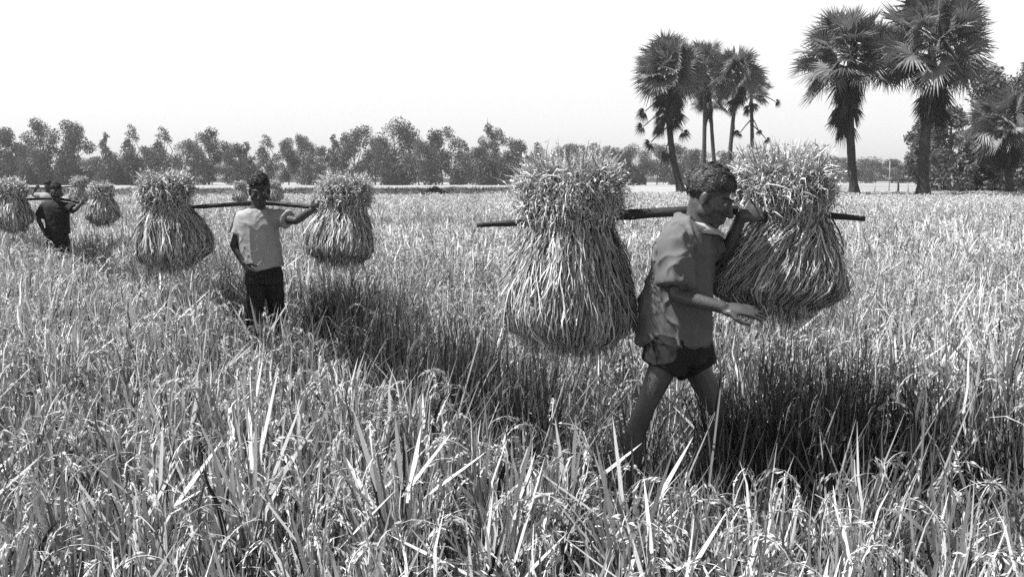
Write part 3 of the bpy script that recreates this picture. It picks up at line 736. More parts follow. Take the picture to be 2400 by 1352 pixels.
def person(label, J, fwd, head_fwd, head_up=(0, 0, 1), k=1.0, voxel=.006, slim=1.0, hands=('relaxed', 'relaxed'), hand_dirs=None, palm=None, thumbs=None,
           skin=M_SKIN, shirt=M_SHIRT, pants=M_DARKCLOTH, sleeve=.8, leg_len=.4, hair_mat=M_HAIR, curls=1800, hair_len=.02, collar=False, seed=1,
           torso_rows=None, shorts_w=1.25, loc=None, detail=True):
    """J: joints in world space. R/L are the person's own right and left."""
    base = Vector(loc); root = empty('person', base, label, 'person', 'men carrying rice sheaves on poles')
    J = {a: Vector(b) - base for a, b in J.items()}
    fwd = Vector(fwd).normalized(); side = (J['shR'] - J['shL']).normalized(); hside = (J['hipR'] - J['hipL']).normalized()
    mb = MB(); A = frame(head_fwd, head_up)
    hc = J['head']; kk = k
    kk = k * .95; pt = add_head(mb, hc, A, kk)
    limb(mb, [J['neck'] - Vector((0, 0, .02 * k)), (J['neck'] + pt(-.02, 0, -.06)) / 2, pt(-.02, 0, -.04)], [.062 * k, .052 * k, .054 * k])
    # torso under the clothes
    pel, wst, cst, upp = J['pelvis'], J['waist'], J['chest'], J['upper']
    loft(mb, [(pel - Vector((0, 0, .06 * k)), .13 * k, .09 * k), (pel, .15 * k * slim, .10 * k), (wst, .128 * k * slim, .09 * k), (cst, .135 * k * slim, .085 * k), (upp, .13 * k * slim, .065 * k), (J['neck'], .055 * k, .05 * k)],
         [hside, hside, side, side, side, side])
    for s in ('R', 'L'):
        sh, elb, wr = J['sh' + s], J['el' + s], J['wr' + s]
        mid = sh.lerp(elb, .45); fm = elb.lerp(wr, .3)
        limb(mb, [upp.lerp(sh, .5), sh, mid, elb, fm, wr], [.055 * k, .047 * k * slim, .043 * k * slim, .036 * k * slim, .037 * k * slim, .024 * k])
        i = 0 if s == 'R' else 1
        hd = hand_dirs[i] if hand_dirs else (wr - elb)
        add_hand(mb, wr, hd, palm[i] if palm else -fwd, thumbs[i] if thumbs else fwd, hands[i], k)
        hp, kn, an = J['hip' + s], J['kn' + s], J['an' + s]
        th = hp.lerp(kn, .5); cf = kn.lerp(an, .28)
        bk = -fwd * .018 * k
        limb(mb, [hp, th, kn, cf + bk, kn.lerp(an, .75), an], [.082 * k * slim, .067 * k * slim, .050 * k * slim, .052 * k * slim, .034 * k, .032 * k])
        ft = fwd if 'toe' + s not in J else (J['toe' + s] - an).normalized()
        heel = an - Vector((0, 0, .045 * k)) - ft * .03 * k
        toe = an - Vector((0, 0, .055 * k)) + ft * .15 * k
        limb(mb, [an, heel], [.032 * k, .028 * k]); limb(mb, [heel, an + ft * .06 * k - Vector((0, 0, .04 * k)), toe], [.028 * k, .034 * k, .020 * k])
    body = fuse(mb, 'body', voxel, 2, skin, root)
    if detail:
        for s in (-1, 1):
            e = MB(); v, f = ico(pt(.0755, .031 * s, .000), (.0125 * k,) * 3, A); e.add(v, f); eye = e.build('eye', M_EYE, root, True)
            e = MB(); v, f = ico(pt(.084, .031 * s, -.002), (.0055 * k,) * 3, A); e.add(v, f); e.build('pupil', M_PUPIL, eye, True)
        for s in (-1, 1):
            bw_ = MB(); limb(bw_, [pt(.098, .014 * s, .023), pt(.095, .032 * s, .030), pt(.080, .050 * s, .022)], [.0018 * k, .0024 * k, .0014 * k]); bw_.build('eyebrow', M_HAIRBASE, root, True)
    # shirt
    sb = MB()
    rows = torso_rows(J, k) if torso_rows else [(wst.lerp(pel, .75), .168 * k, .118 * k), (wst, .160 * k, .115 * k), (cst, .168 * k, .118 * k), (upp, .17 * k, .10 * k), (J['neck'] - Vector((0, 0, .015)), .080 * k, .070 * k)]
    loft(sb, rows, side, 28)
    for s in ('R', 'L'):
        sh, elb, wr = J['sh' + s], J['el' + s], J['wr' + s]
        e = sh.lerp(elb, sleeve)
        limb(sb, [upp.lerp(sh, .45), sh, sh.lerp(e, .5)], [.070 * k, .058 * k, .055 * k])
        d = (e - sh).normalized(); q = d.orthogonal().normalized()
        loft(sb, [(sh, .060 * k, .060 * k), (sh.lerp(e, .6), .062 * k, .058 * k), (e, .069 * k, .061 * k)], q, 16)
    def folds(p):
        q = Vector((p.x * 6 + p.z * 3 + seed, p.y * 6, p.z * 2.6 - p.x * 4))
        n1 = noise.noise(q); n2 = noise.noise(Vector((p.x * 11 - p.z * 6, p.y * 11, p.z * 9 + p.x * 7 + seed * 3)))
        n3 = noise.noise(Vector((p.x * 26, p.y * 26, p.z * 20 + seed)))
        return ((1 - abs(n1)) ** 9 * .016 + (1 - abs(n2)) ** 9 * .011 + n1 * .006 + n3 * .002) * k * (1 if collar else .45)
    st = fuse(sb, 'shirt', voxel * 1.15, 3, shirt, root, folds)
    if collar:
        nk = J['neck']; f_ = fwd
        for s, sgn in (('R', 1), ('L', -1)):
            sd = side * sgn; K_ = 7; Vv = []
            for i in range(K_):
                t = i / (K_ - 1); a = math.pi * (1 - t) ; 
                ring = -f_ * math.cos(math.pi * t) * -1
                dirr = (f_ * -math.cos(math.pi * t) + sd * math.sin(math.pi * t)).normalized()
                top = nk + dirr * .058 * k + Vector((0, 0, .032 * k * (1 - .85 * t)))
                low = nk + dirr * (.092 + .015 * t) * k + Vector((0, 0, (-.004 - .036 * t) * k)) + f_ * .02 * t * k
                Vv += [top, low, low - dirr * .006 * k, top - dirr * .006 * k]
            Fq = []
            for i in range(K_ - 1):
                for q in range(4): Fq.append((i * 4 + q, i * 4 + (q + 1) % 4, (i + 1) * 4 + (q + 1) % 4, (i + 1) * 4 + q))
            Fq += [(0, 3, 2, 1), ((K_ - 1) * 4, (K_ - 1) * 4 + 1, (K_ - 1) * 4 + 2, (K_ - 1) * 4 + 3)]
            cm = MB(); cm.add([tuple(q) for q in Vv], Fq); cm.build('collar', M_COLLAR, st, True)
    # shorts or trousers
    pb = MB()
    loft(pb, [(pel.lerp(wst, .3), .130 * k, .092 * k), (pel, .142 * k, .104 * k), (pel - Vector((0, 0, .08 * k)), .148 * k, .108 * k)], hside, 22)
    for s in ('R', 'L'):
        hp, kn, an = J['hip' + s], J['kn' + s], J['an' + s]
        q = fwd
        if leg_len <= 1:
            e = hp.lerp(kn, leg_len); loft(pb, [(hp.lerp(pel, .2) + Vector((0, 0, .04 * k)), .095 * k, .09 * k), (hp.lerp(e, .6), .095 * k * shorts_w / 1.25, .088 * k), (e, .092 * k * shorts_w / 1.25, .085 * k)], q, 18)
        else:
            e = kn.lerp(an, leg_len - 1); loft(pb, [(hp + Vector((0, 0, .03)), .072 * k, .080 * k), (hp.lerp(kn, .5), .058 * k, .068 * k), (kn, .051 * k, .056 * k), (e, .048 * k, .052 * k)], q, 18)
    fuse(pb, 'trousers' if leg_len > 1 else 'shorts', voxel * .95, 5, pants, root, lambda p: folds(p) * .5)
    add_hair(root, hc, A, kk, seed, curls, hair_mat, hair_len)
    return root

# front man: mid stride to the right, head bowed, near arm forward, far hand on the pole
def j1(x, y, dy=0): return P(x, y, D1 + dy)
J1 = dict(head=j1(1663, 463, -.01), neck=j1(1632, 529, .0), upper=j1(1615, 572, -.01), chest=j1(1603, 630), waist=j1(1592, 722), pelvis=j1(1590, 802),
          shR=j1(1580, 566, -.165), elR=j1(1583, 692, -.235), wrR=j1(1694, 721, -.30), shL=j1(1648, 560, .155), elL=j1(1696, 610, .12), wrL=j1(1738, 506, .04),
          hipR=j1(1572, 818, -.085), knR=j1(1512, 955, -.09), anR=j1(1468, 1168, -.06), hipL=j1(1612, 818, .085), knL=j1(1684, 965, .08), anL=j1(1694, 1208, .09))
def rows1(J, k):
    b = Vector(base1)
    q = lambda x, y: P(x, y, D1) - b
    return [(q(1580, 800), .155, .140), (q(1582, 762), .155, .138), (q(1587, 700), .150, .128), (q(1596, 640), .155, .112), (q(1603, 590), .16, .105), (q(1614, 556), .155, .088), (q(1630, 527), .085, .068)]
base1 = Vector((.68, D1, 0))
person('curly haired man in grey collared shirt and black shorts striding through the rice', J1, (.95, -.32, 0), (.86, -.34, -.40), (.38, -.08, .92),
       k=1.0, voxel=.0055, slim=.82, hands=('open', 'grip'), hand_dirs=((1, -.05, -.10), (.95, 0, .22)), palm=((.1, .45, -.9), (.3, .9, -.2)), thumbs=((0, -.9, .3), (0, 0, 1)),
       skin=M_SKIN, shirt=M_SHIRT, pants=M_DARKCLOTH, sleeve=.82, leg_len=.31, shorts_w=1.22, collar=True, seed=5, curls=7000, hair_len=.026, torso_rows=rows1, loc=base1)

def j2(x, y, dy=0): return P(x, y, D2 + dy)
base2 = Vector((-1.93, D2, 0))
J2 = dict(head=j2(608, 446, -.03), neck=j2(604, 489, .0), upper=j2(603, 508), chest=j2(603, 535), waist=j2(609, 592), pelvis=j2(619, 640),
          shR=j2(569, 512, .0), elR=j2(548, 575, -.02), wrR=j2(572, 617, -.08), shL=j2(645, 510, .02), elL=j2(694, 517, -.12), wrL=j2(729, 495, -.02),
          hipR=j2(603, 652, 0), knR=j2(596, 745, -.10), anR=j2(588, 862, .05), hipL=j2(640, 652, 0), knL=j2(650, 742, .04), anL=j2(654, 850, .14))
def rows2(J, k):
    q = lambda x, y: P(x, y, D2) - base2
    return [(q(620, 630), .150, .11), (q(614, 605), .150, .108), (q(607, 560), .158, .11), (q(603, 525), .162, .108), (q(603, 505), .15, .09), (q(604, 491), .08, .068)]
person('young man in pale t-shirt and black trousers, one hand on his pole', J2, (.18, -1, 0), (.15, -.95, -.28), (0, -.2, 1),
       k=1.0, voxel=.0065, slim=.85, hands=('relaxed', 'grip'), hand_dirs=((.5, -.3, -.6), (.8, .1, .5)), palm=((.8, .4, 0), (0, .9, .2)), thumbs=((0, -.6, .4), (0, 0, 1)),
       skin=M_SKIN2, shirt=M_TSHIRT, pants=M_DARKCLOTH, sleeve=.62, leg_len=1.7, hair_mat=M_HAIRBLACK, curls=1400, hair_len=.02, seed=9, torso_rows=rows2, loc=base2)

def simple_joints(d, hx, pelvis_x, elR, wrR, elL, wrL, head_y, step=.12):
    s = F_PX / d
    g = lambda x, y, dy=0: P(x, y, d + dy)
    y0 = head_y
    J = dict(head=g(hx, y0), neck=g(hx, y0 + .135 * s), upper=g(hx, y0 + .20 * s), chest=g((hx * 2 + pelvis_x) / 3, y0 + .32 * s), waist=g((hx + 2 * pelvis_x) / 3, y0 + .48 * s), pelvis=g(pelvis_x, y0 + .64 * s),
             shR=g(hx - .165 * s, y0 + .21 * s), shL=g(hx + .165 * s, y0 + .21 * s), elR=g(*elR), wrR=g(*wrR), elL=g(*elL), wrL=g(*wrL),
             hipR=g(pelvis_x - .085 * s, y0 + .70 * s), hipL=g(pelvis_x + .085 * s, y0 + .70 * s),
             knR=g(pelvis_x - .08 * s, y0 + 1.06 * s, -step), knL=g(pelvis_x + .07 * s, y0 + 1.06 * s, .02), anR=g(pelvis_x - .07 * s, y0 + 1.40 * s, -step * .6), anL=g(pelvis_x + .06 * s, y0 + 1.38 * s, step * 1.2))
    return J
J3 = simple_joints(D3, 131, 137, (82, 505, 0), (104, 535, -.1), (176, 492, -.1), (190, 478, 0), 449)
J3['elR'] = P(90, 515, D3); J3['wrR'] = P(108, 552, D3 - .08)
person('black clothed man on the far left, standing dark between two sheaves', J3, (.1, -1, 0), (.05, -.98, -.15), voxel=.013, slim=.9, loc=(-6.45, D3, 0),
       hands=('relaxed', 'grip'), palm=((.8, .3, 0), (0, .9, .2)), thumbs=((0, -.6, .4), (0, 0, 1)), skin=M_SKIN2, shirt=M_DARKSHIRT, pants=M_DARKCLOTH, leg_len=1.3, hair_mat=M_HAIRBLACK, curls=500, seed=12)
J4 = simple_joints(D4, 112, 116, (78, 458, 0), (84, 444, 0), (146, 458, 0), (140, 443, 0), 436)
person('carrier seen just over the head of the black clothed man, one raised elbow showing', J4, (.1, -1, 0), (.05, -.98, -.15), voxel=.018, slim=.9, loc=(-10.1, D4, 0),
       hands=('grip', 'grip'), palm=((0, .9, .2), (0, .9, .2)), thumbs=((1, 0, 0), (-1, 0, 0)), skin=M_SKIN2, shirt=M_TSHIRT, pants=M_DARKCLOTH, leg_len=1.3, hair_mat=M_HAIRBLACK, curls=300, seed=13, detail=False)
J5 = simple_joints(D5, 603, 604, (585, 455, 0), (590, 440, 0), (620, 455, 0), (616, 440, 0), 431)
person('farthest carrier, almost hidden behind the man in the pale t-shirt', J5, (.1, -1, 0), (.05, -.98, -.15), voxel=.02, slim=.9, loc=(-7.4, D5, 0),
       hands=('grip', 'grip'), palm=((0, .9, .2), (0, .9, .2)), thumbs=((1, 0, 0), (-1, 0, 0)), skin=M_SKIN2, shirt=M_DARKSHIRT, pants=M_DARKCLOTH, leg_len=1.3, hair_mat=M_HAIRBLACK, curls=200, seed=14, detail=False)

# ---------------------------------------------------------------- fan palms
def fan_leaf(r, base, d, R, pet, fold=.35, spread=2.35, droop=.25, nseg=38, closed=1.0, face=None):
    """returns verts, quads of one fan leaf: petiole then pleated segments with free tips"""
    d = nrm(np.array(d)); n = nrm(np.cross(d, r.normal(0, 1, 3))); 
    # prefer the blade facing partly upwards
    up = np.array([0, 0, 1.0]); u2 = up - d * up.dot(d)
    n = nrm(n * 1.0 + nrm(u2) * .45); n = n if face is None else nrm(np.array(face)); n = nrm(n - d * n.dot(d)); s = np.cross(d, n)
    V = []; Fq = []
    b = np.array(base); K = 5; pc = []
    for i in range(K):
        t = i / (K - 1); pc.append(b + d * pet * t + np.array([0, 0, -.18 * pet * t * t]))
    pw_ = .055
    for i in range(K):
        V += [pc[i] - s * pw_ * (1 - .45 * i / K), pc[i] + s * pw_ * (1 - .45 * i / K)]
    for i in range(K - 1): Fq.append((2 * i, 2 * i + 1, 2 * i + 3, 2 * i + 2))
    c = pc[-1]
    th = np.linspace(-spread, spread, nseg) * closed; dth = (th[1] - th[0]) * .62
    for k in range(nseg):
        a = th[k]; Rk = R * (1 - .22 * (abs(a) / spread) ** 2) * r.uniform(.86, 1.08)
        def pt(rr, aa, lift):
            q = c + (d * math.cos(aa) + s * math.sin(aa)) * rr + n * (abs(math.sin(aa)) * fold * rr + lift)
            q[2] -= droop * (rr / R) ** 2 * R
            return q
        i0 = len(V); pl = .035 * (1 if k % 2 else -1)
        V += [pt(.05, a, 0), pt(Rk * .46, a - dth, pl * .3), pt(Rk * .55, a, -pl), pt(Rk * .46, a + dth, pl * .3), pt(Rk, a + r.normal(0, .04), 0) - np.array([0, 0, r.uniform(0, .18) * R * (1 + droop)])]
        V.append(V[-1].copy() + s * .01)
        Fq += [(i0, i0 + 1, i0 + 2, i0 + 2), (i0, i0 + 2, i0 + 3, i0 + 3)] if False else [(i0, i0 + 1, i0 + 4, i0 + 2), (i0, i0 + 2, i0 + 5, i0 + 3)]
    return np.array(V), np.array(Fq)

def fan_palm(label, d, base_px, bend, crown_px, r_crown, seed, leaves=44, dead=16, skirt=2.0, trunk_r=.22, extra=(), R_leaf=1.05, up_bias=0):
    r = np.random.default_rng(seed); rg = random.Random(seed)
    b = P(base_px[0], base_px[1], d); b.z = 0; top = P(crown_px[0], crown_px[1], d)
    root = empty('fan_palm', b, label, 'palm tree', 'fan palms at the edge of the field')
    T = top - b
    pts = []; rr = []
    for i in range(15):
        t = i / 14; p = T * t + Vector((bend * math.sin(math.pi * t) * (1 - .3 * t), 0, 0)); pts.append(p)
        rr.append(trunk_r * (1 + .75 * max(0, 1 - t * 7)) * (1 - .35 * t) * (1 + .05 * math.sin(i * 2.7)))
    mb = MB(); v, f = tube(pts, rr, 12, .05, rg); mb.add(v, f); mb.build('trunk', M_TRUNK, root, True)
    cb = MB(); db = MB(); c = np.array(pts[-1])
    ga = math.pi * (3 - math.sqrt(5))
    k = r_crown / 2.15
    for i in range(leaves):
        t = (i + .5) / leaves; z = 1.0 - 1.6 * t; z = max(min(z + r.normal(0, .06), .99), -.7); az = i * ga + r.normal(0, .2)
        h = math.sqrt(1 - z * z); dr = (h * math.cos(az), h * math.sin(az), z)
        b0 = c + np.array([0, 0, .1]) - np.array([0, 0, max(0, -z) * .4])
        v, f = fan_leaf(r, b0, dr, R_leaf * k * r.uniform(.85, 1.12), (r_crown - R_leaf * k * .95) * r.uniform(.75, 1.12), droop=.04 + .15 * max(0, .2 - z), fold=r.uniform(.15, .5))
        cb.add(v, f, r.uniform(.2, 1.0))
    for i in range(dead):
        az = r.uniform(0, 6.28); z = -r.uniform(.55, 1.3); drop = r.random()
        b0 = c - np.array([0, 0, .3 + drop * skirt * .62])
        dk = .42 + .35 * (seed == 1)
        v, f = fan_leaf(r, b0, (math.cos(az) * dk, math.sin(az) * dk, z), R_leaf * k * r.uniform(.6, .85) * (1.1 - .4 * drop), r_crown * .22 * r.uniform(.5, 1.1), droop=.5, closed=r.uniform(.25, .5), fold=.7)
        db.add(v, f, r.uniform(0, .8))
    for (ex, ey, rad_) in extra:       # single hanging or stray fronds seen clear of the crown
        q = np.array(P(ex, ey, d) - b) - c; 
        st = np.array([0, 0, min(c[2] - .2, q[2] + c[2] + .9)]); tt = st[2] / c[2]; st[0] = T.x * tt + bend * math.sin(math.pi * tt) * (1 - .3 * tt)
        q = q + c - st; ln = np.linalg.norm(q)
        v, f = fan_leaf(r, st, q / ln, rad_, ln, droop=.25, closed=.62, fold=.3, face=(r.normal(0, .4), -1, r.normal(0, .3))); db.add(v, f, .4)
    cb.build('crown', M_PALM, root); 
    if dead or extra: db.build('dead_fronds', M_PALMDEAD, root)
    return root

fan_palm('tall fan palm with a bending trunk and shaggy crown, leftmost of the palm cluster', 78, (1602, 441), -.55, (1570, 158), 2.8, 1, leaves=70, dead=44, skirt=5.0, trunk_r=.26, extra=((1525, 325, .7), (1560, 350, .8), (1508, 285, .7), (1512, 250, .8), (1600, 300, .7), (1545, 290, .8)))
fan_palm('slim straight fan palm directly above the head of the striding man', 90, (1646, 440), .1, (1652, 152), 2.4, 2, leaves=42, dead=10, skirt=3.4, trunk_r=.2)
fan_palm('slim leaning fan palm with a low crown between its taller neighbours', 95, (1682, 440), -.1, (1664, 222), 2.1, 3, leaves=28, dead=8, skirt=2.0, trunk_r=.2)
fan_palm('fan palm with a round crown right of the leaning slim palm', 88, (1700, 440), .05, (1728, 170), 2.5, 4, leaves=48, dead=10, skirt=3.0, trunk_r=.2, extra=((1722, 300, .5),))
fan_palm('smaller fan palm with stray drooping fronds, rightmost of the palm cluster', 92, (1764, 440), .05, (1760, 208), 1.9, 5, leaves=24, dead=5, skirt=1.6, trunk_r=.2, extra=((1818, 228, .5), (1795, 318, .5), (1735, 305, .45), (1778, 300, .4)))
fan_palm('big fan palm standing alone with a tapering skirt of dead fronds', 60, (2006, 446), -.15, (1992, 125), 3.15, 6, leaves=60, dead=24, skirt=4.6, trunk_r=.25, R_leaf=.95)
fan_palm('tallest fan palm with a ball of dead fronds under its crown, near the right edge', 58, (2163, 447), -.1, (2188, 90), 3.3, 7, leaves=66, dead=34, skirt=4.6, trunk_r=.31, R_leaf=.95)
fan_palm('low fan palm with hanging pale fronds at the right edge', 63, (2368, 448), 0, (2362, 285), 2.5, 8, leaves=44, dead=14, skirt=2.2, trunk_r=.25)

# ---------------------------------------------------------------- leafy trees
def crown_mesh(name, seed, w, h, lobes, leaves, leaf, style='round', gap=.0, tri=False):
    r = np.random.default_rng(seed); V = []; 
    cs = []
    for i in range(lobes):
        t = (i + .5) / lobes
        if style == 'spire':
            z = t; rr = w * .5 * (1 - t) ** .6 * (.35 + .65 * r.random()); sz = w * .22 * (1.15 - t * .75)
        elif style == 'open':
            z = .12 + .88 * t; rr = w * .5 * math.sin(math.pi * min(z, .9)) ** .5 * r.uniform(.15, 1.0); sz = w * .17 * r.uniform(.6, 1.3)
        elif style == 'bush':
            z = r.random() ** 1.3 * .8; rr = w * .5 * r.random() ** .5; sz = w * .16
        else:
            z = .18 + .82 * t; rr = w * .42 * math.sqrt(max(0, 1 - (2 * z - 1.05) ** 2)) * r.uniform(.4, 1); sz = w * .19 * r.uniform(.7, 1.2)
        a = r.uniform(0, 6.28); cs.append((rr * math.cos(a), rr * math.sin(a), z * h, sz, r.uniform(0, .35)))
    cs = np.array(cs)
    wgt = cs[:, 3] ** 2; idx = r.choice(lobes, leaves, p=wgt / wgt.sum())
    dirs = nrm(r.normal(0, 1, (leaves, 3))); rad_ = (r.random(leaves) ** .45)
    c = cs[idx, :3] + dirs * (cs[idx, 3] * rad_)[:, None] * np.array([1, 1, .8]) + r.normal(0, leaf * .6, (leaves, 3))
    a = nrm(r.normal(0, 1, (leaves, 3)) + dirs * .3); b = nrm(np.cross(a, r.normal(0, 1, (leaves, 3))))
    sz = leaf * r.uniform(.5, 1.5, leaves)[:, None]
    v = np.stack([c - a * sz, c - b * sz * .42, c + a * sz, c + b * sz * .42], 1).reshape(-1, 3)
    t = np.repeat(np.clip(cs[idx, 4] + r.uniform(.1, .65, leaves), 0, 1), 4)
    return mesh_np(name, v, np.arange(leaves * 4).reshape(-1, 4), t), cs

def limbs_mesh(name, cs, r0, seed, trunk_h):
    mb = MB(); rg = random.Random(seed); top = Vector((0, 0, trunk_h))
    v, f = tube([(0, 0, -.1), (rg.uniform(-.1, .1), 0, trunk_h * .5), tuple(top)], [r0 * 1.3, r0, r0 * .8], 8, .06, rg); mb.add(v, f)
    zmax = max(c[2] for c in cs)
    v, f = tube([tuple(top), (rg.uniform(-.2, .2), rg.uniform(-.2, .2), (trunk_h + zmax) / 2), (0, 0, zmax * .93)], [r0 * .8, r0 * .5, r0 * .15], 6, .06, rg); mb.add(v, f)
    for c in cs[::max(1, len(cs) // 12)]:
        z0 = trunk_h * .7 + (c[2] - trunk_h * .7) * .5
        e = Vector(c[:3]); m = Vector((e.x * .5, e.y * .5, (max(z0, .3) + e.z) / 2))
        v, f = tube([(0, 0, max(z0, .3)), tuple(m), tuple(e)], [r0 * .45, r0 * .3, r0 * .1], 6, .06, rg); mb.add(v, f)
    return mb.mesh(name, True)

far_kinds = {}
def far_kind(kind):
    if kind not in far_kinds:
        st, seed, w, h, lb, lv, lf = {'spire': ('spire', 1, .6, 1, 26, 2600, .022), 'spire2': ('spire', 7, .75, 1, 26, 2600, .022), 'round': ('round', 2, 1, 1, 20, 4200, .022), 'round2': ('round', 12, 1, 1, 16, 3600, .024),
              'open': ('open', 3, .8, 1, 24, 3600, .022), 'open2': ('open', 5, .9, 1, 20, 3300, .025), 'wide': ('round', 9, 1.25, .95, 24, 4800, .022)}[kind]
        c, cs = crown_mesh('crown', seed, w, h, lb, int(lv * 2.4), lf * .82, st)
        t = limbs_mesh('trunk', cs, .018, seed, .22)
        far_kinds[kind] = (c, t, w)
    return far_kinds[kind]

FARD = 225.0
def far_tree(px, top, wpx, kind, label, d=FARD, rz=None):
    s = F_PX / d; c, t, w0 = far_kind(kind)
    h = (HOR + CAM_H * s - top) / s; w = wpx / s / w0
    o = empty('tree', (P(px, 430, d).x, d, 0), label, 'tree', 'trees of the far tree line')
    o.scale = (w, w, h); o.rotation_euler.z = (px * 1.7) % 6.28 if rz is None else rz
    link('crown', c, M_TREEFAR, o); link('trunk', t, M_BARK, o)
TREES = [
 (-120, 318, 90, 'round2', 'rounded far tree beyond the left edge of the view'),
 (-200, 305, 84, 'open2', 'tall open far tree beyond the left edge of the view'),
 (-25, 320, 90, 'round', 'bushy far tree cut by the left edge of the view'),
 (18, 312, 88, 'round2', 'rounded far tree above the sheaf at the left edge'),
 (62, 345, 70, 'round', 'low far tree filling the dip beside the twin open trees'),
 (100, 292, 84, 'open', 'tall open far tree with puffy tufts, left one of a pair'),
 (172, 296, 84, 'open2', 'tall open far tree with a split top, right one of a pair'),
 (212, 372, 80, 'round', 'low dark far bush tree in the gap right of the open pair'),
 (250, 313, 44, 'spire', 'thin wispy far tree standing apart beside the gap'),
 (285, 365, 80, 'round2', 'low far tree under the wispy thin one'),
 (312, 297, 62, 'spire2', 'tall pointed far tree, first of the pointed pair'),
 (350, 350, 70, 'round', 'low far tree between the two pointed ones'),
 (386, 303, 76, 'spire2', 'tall pointed far tree with a broad foot above the dark round sheaf'),
 (438, 335, 80, 'round', 'flat topped far tree right of the pointed pair'),
 (492, 312, 80, 'open', 'loose far tree with sky showing through, left of the man in the pale t-shirt'),
 (540, 342, 70, 'round2', 'low far tree just left of the head of the man in the pale t-shirt'),
 (578, 335, 60, 'spire', 'slender far tree rising over the left of the young man\'s hair'),
 (626, 320, 66, 'spire2', 'dark pointed far tree over the right of the young man\'s hair'),
 (676, 335, 60, 'open2', 'sparse far tree left of the pale-topped sheaf'),
 (712, 325, 62, 'round', 'upright far tree over the hand of the young man'),
 (752, 350, 60, 'open', 'thin leaved far tree with bright gaps above the pale-topped sheaf'),
 (784, 318, 48, 'spire', 'narrow dark far tree above the pale-topped sheaf'),
 (832, 308, 80, 'open2', 'far tree with forked branches left of the broadest crown'),
 (880, 330, 80, 'round2', 'middle height far tree leaning on the broadest crown'),
 (925, 294, 120, 'wide', 'broadest far crown of the tree line, with rounded shoulders'),
 (985, 335, 70, 'round', 'far tree tucked against the right side of the broadest crown'),
 (1036, 312, 84, 'round2', 'high bushy far tree right of the broadest crown'),
 (1088, 332, 62, 'spire2', 'blunt pointed far tree left of the thin mast'),
 (1120, 350, 70, 'round', 'low far tree at the foot of the thin mast'),
 (1156, 303, 56, 'open', 'far tree with a small tuft on a bare neck beside the thin mast'),
 (1205, 335, 76, 'round2', 'far tree left behind the largest sheaf'),
 (1262, 338, 76, 'spire2', 'pointed far tree peeping over the left of the largest sheaf'),
 (1320, 345, 80, 'round', 'far tree hidden behind the top of the largest sheaf'),
 (1376, 346, 80, 'round2', 'far tree over the right of the largest sheaf'),
 (1432, 350, 80, 'round', 'even topped far tree right beside the largest sheaf'),
 (1488, 348, 84, 'wide', 'broad low far tree between the largest sheaf and the palms'),
 (1540, 346, 70, 'round2', 'low far tree behind the shaggy palm trunk'),
 (1592, 345, 60, 'open', 'sparse far tree with sky through it right of the shaggy palm trunk'),
 (1640, 356, 70, 'round', 'low far tree above the curly hair of the striding man'),
 (1700, 362, 80, 'round2', 'low far tree behind the slim palm trunks'),
 (1760, 366, 80, 'round', 'low far tree behind the rightmost palm of the cluster'),
]
for i, (px, top, w, kd, lb) in enumerate(TREES):
    far_tree(px, top, w * 1.15, kd, lb, d=FARD + ((i * 37) % 5 - 2) * 5)
for i, (px, top, w, kd, lb) in enumerate([
 (1850, 374, 120, 'wide', 'most distant low tree left of the tree clump behind the large right sheaf'),
 (1945, 372, 110, 'round', 'most distant low tree just left of the lone big palm'),
 (2030, 374, 90, 'wide', 'most distant low tree just right of the lone big palm trunk'),
 (2090, 378, 80, 'round2', 'most distant low tree between the two big palm trunks'),
 (2145, 380, 80, 'wide', 'most distant low tree at the foot of the tallest palm')]):
    far_tree(px, top, w * 1.2, kd, lb, d=300)

def near_tree(px, top, wpx, d, base_y, style, seed, label, leaves, lobes, leaf, trunk_h=2.0):
    s = F_PX / d; z = CAM_H + (HOR - top) / s; w = wpx / s
    o = empty('tree', (P(px, 430, d).x, d, 0), label, 'tree', 'leafy trees at the right')
    c, cs = crown_mesh('crown', seed, w, z, lobes, leaves, leaf, style); link('crown', c, M_TREE, o)
    link('trunk', limbs_mesh('trunk', cs, .16, seed, trunk_h), M_BARK, o)
near_tree(2158, 285, 90, 100, 440, 'round', 31, 'pale grey leafy tree behind the trunk of the tallest palm', 9000, 26, .16, 3.2)
near_tree(2225, 262, 110, 96, 440, 'round', 32, 'upright grey leafy tree just right of the tallest palm', 12000, 30, .16, 2.2)
near_tree(2325, 175, 170, 82, 450, 'open', 33, 'high dark leafy tree behind the low palm at the right edge', 14000, 40, .14, 2.4)
near_tree(2405, 165, 150, 76, 450, 'open', 34, 'tall leafy tree cut by the right edge', 11000, 34, .14, 2.0)
near_tree(2290, 330, 110, 70, 450, 'open', 35, 'low spreading leafy tree beneath the high dark tree', 7000, 24, .13, 1.0)

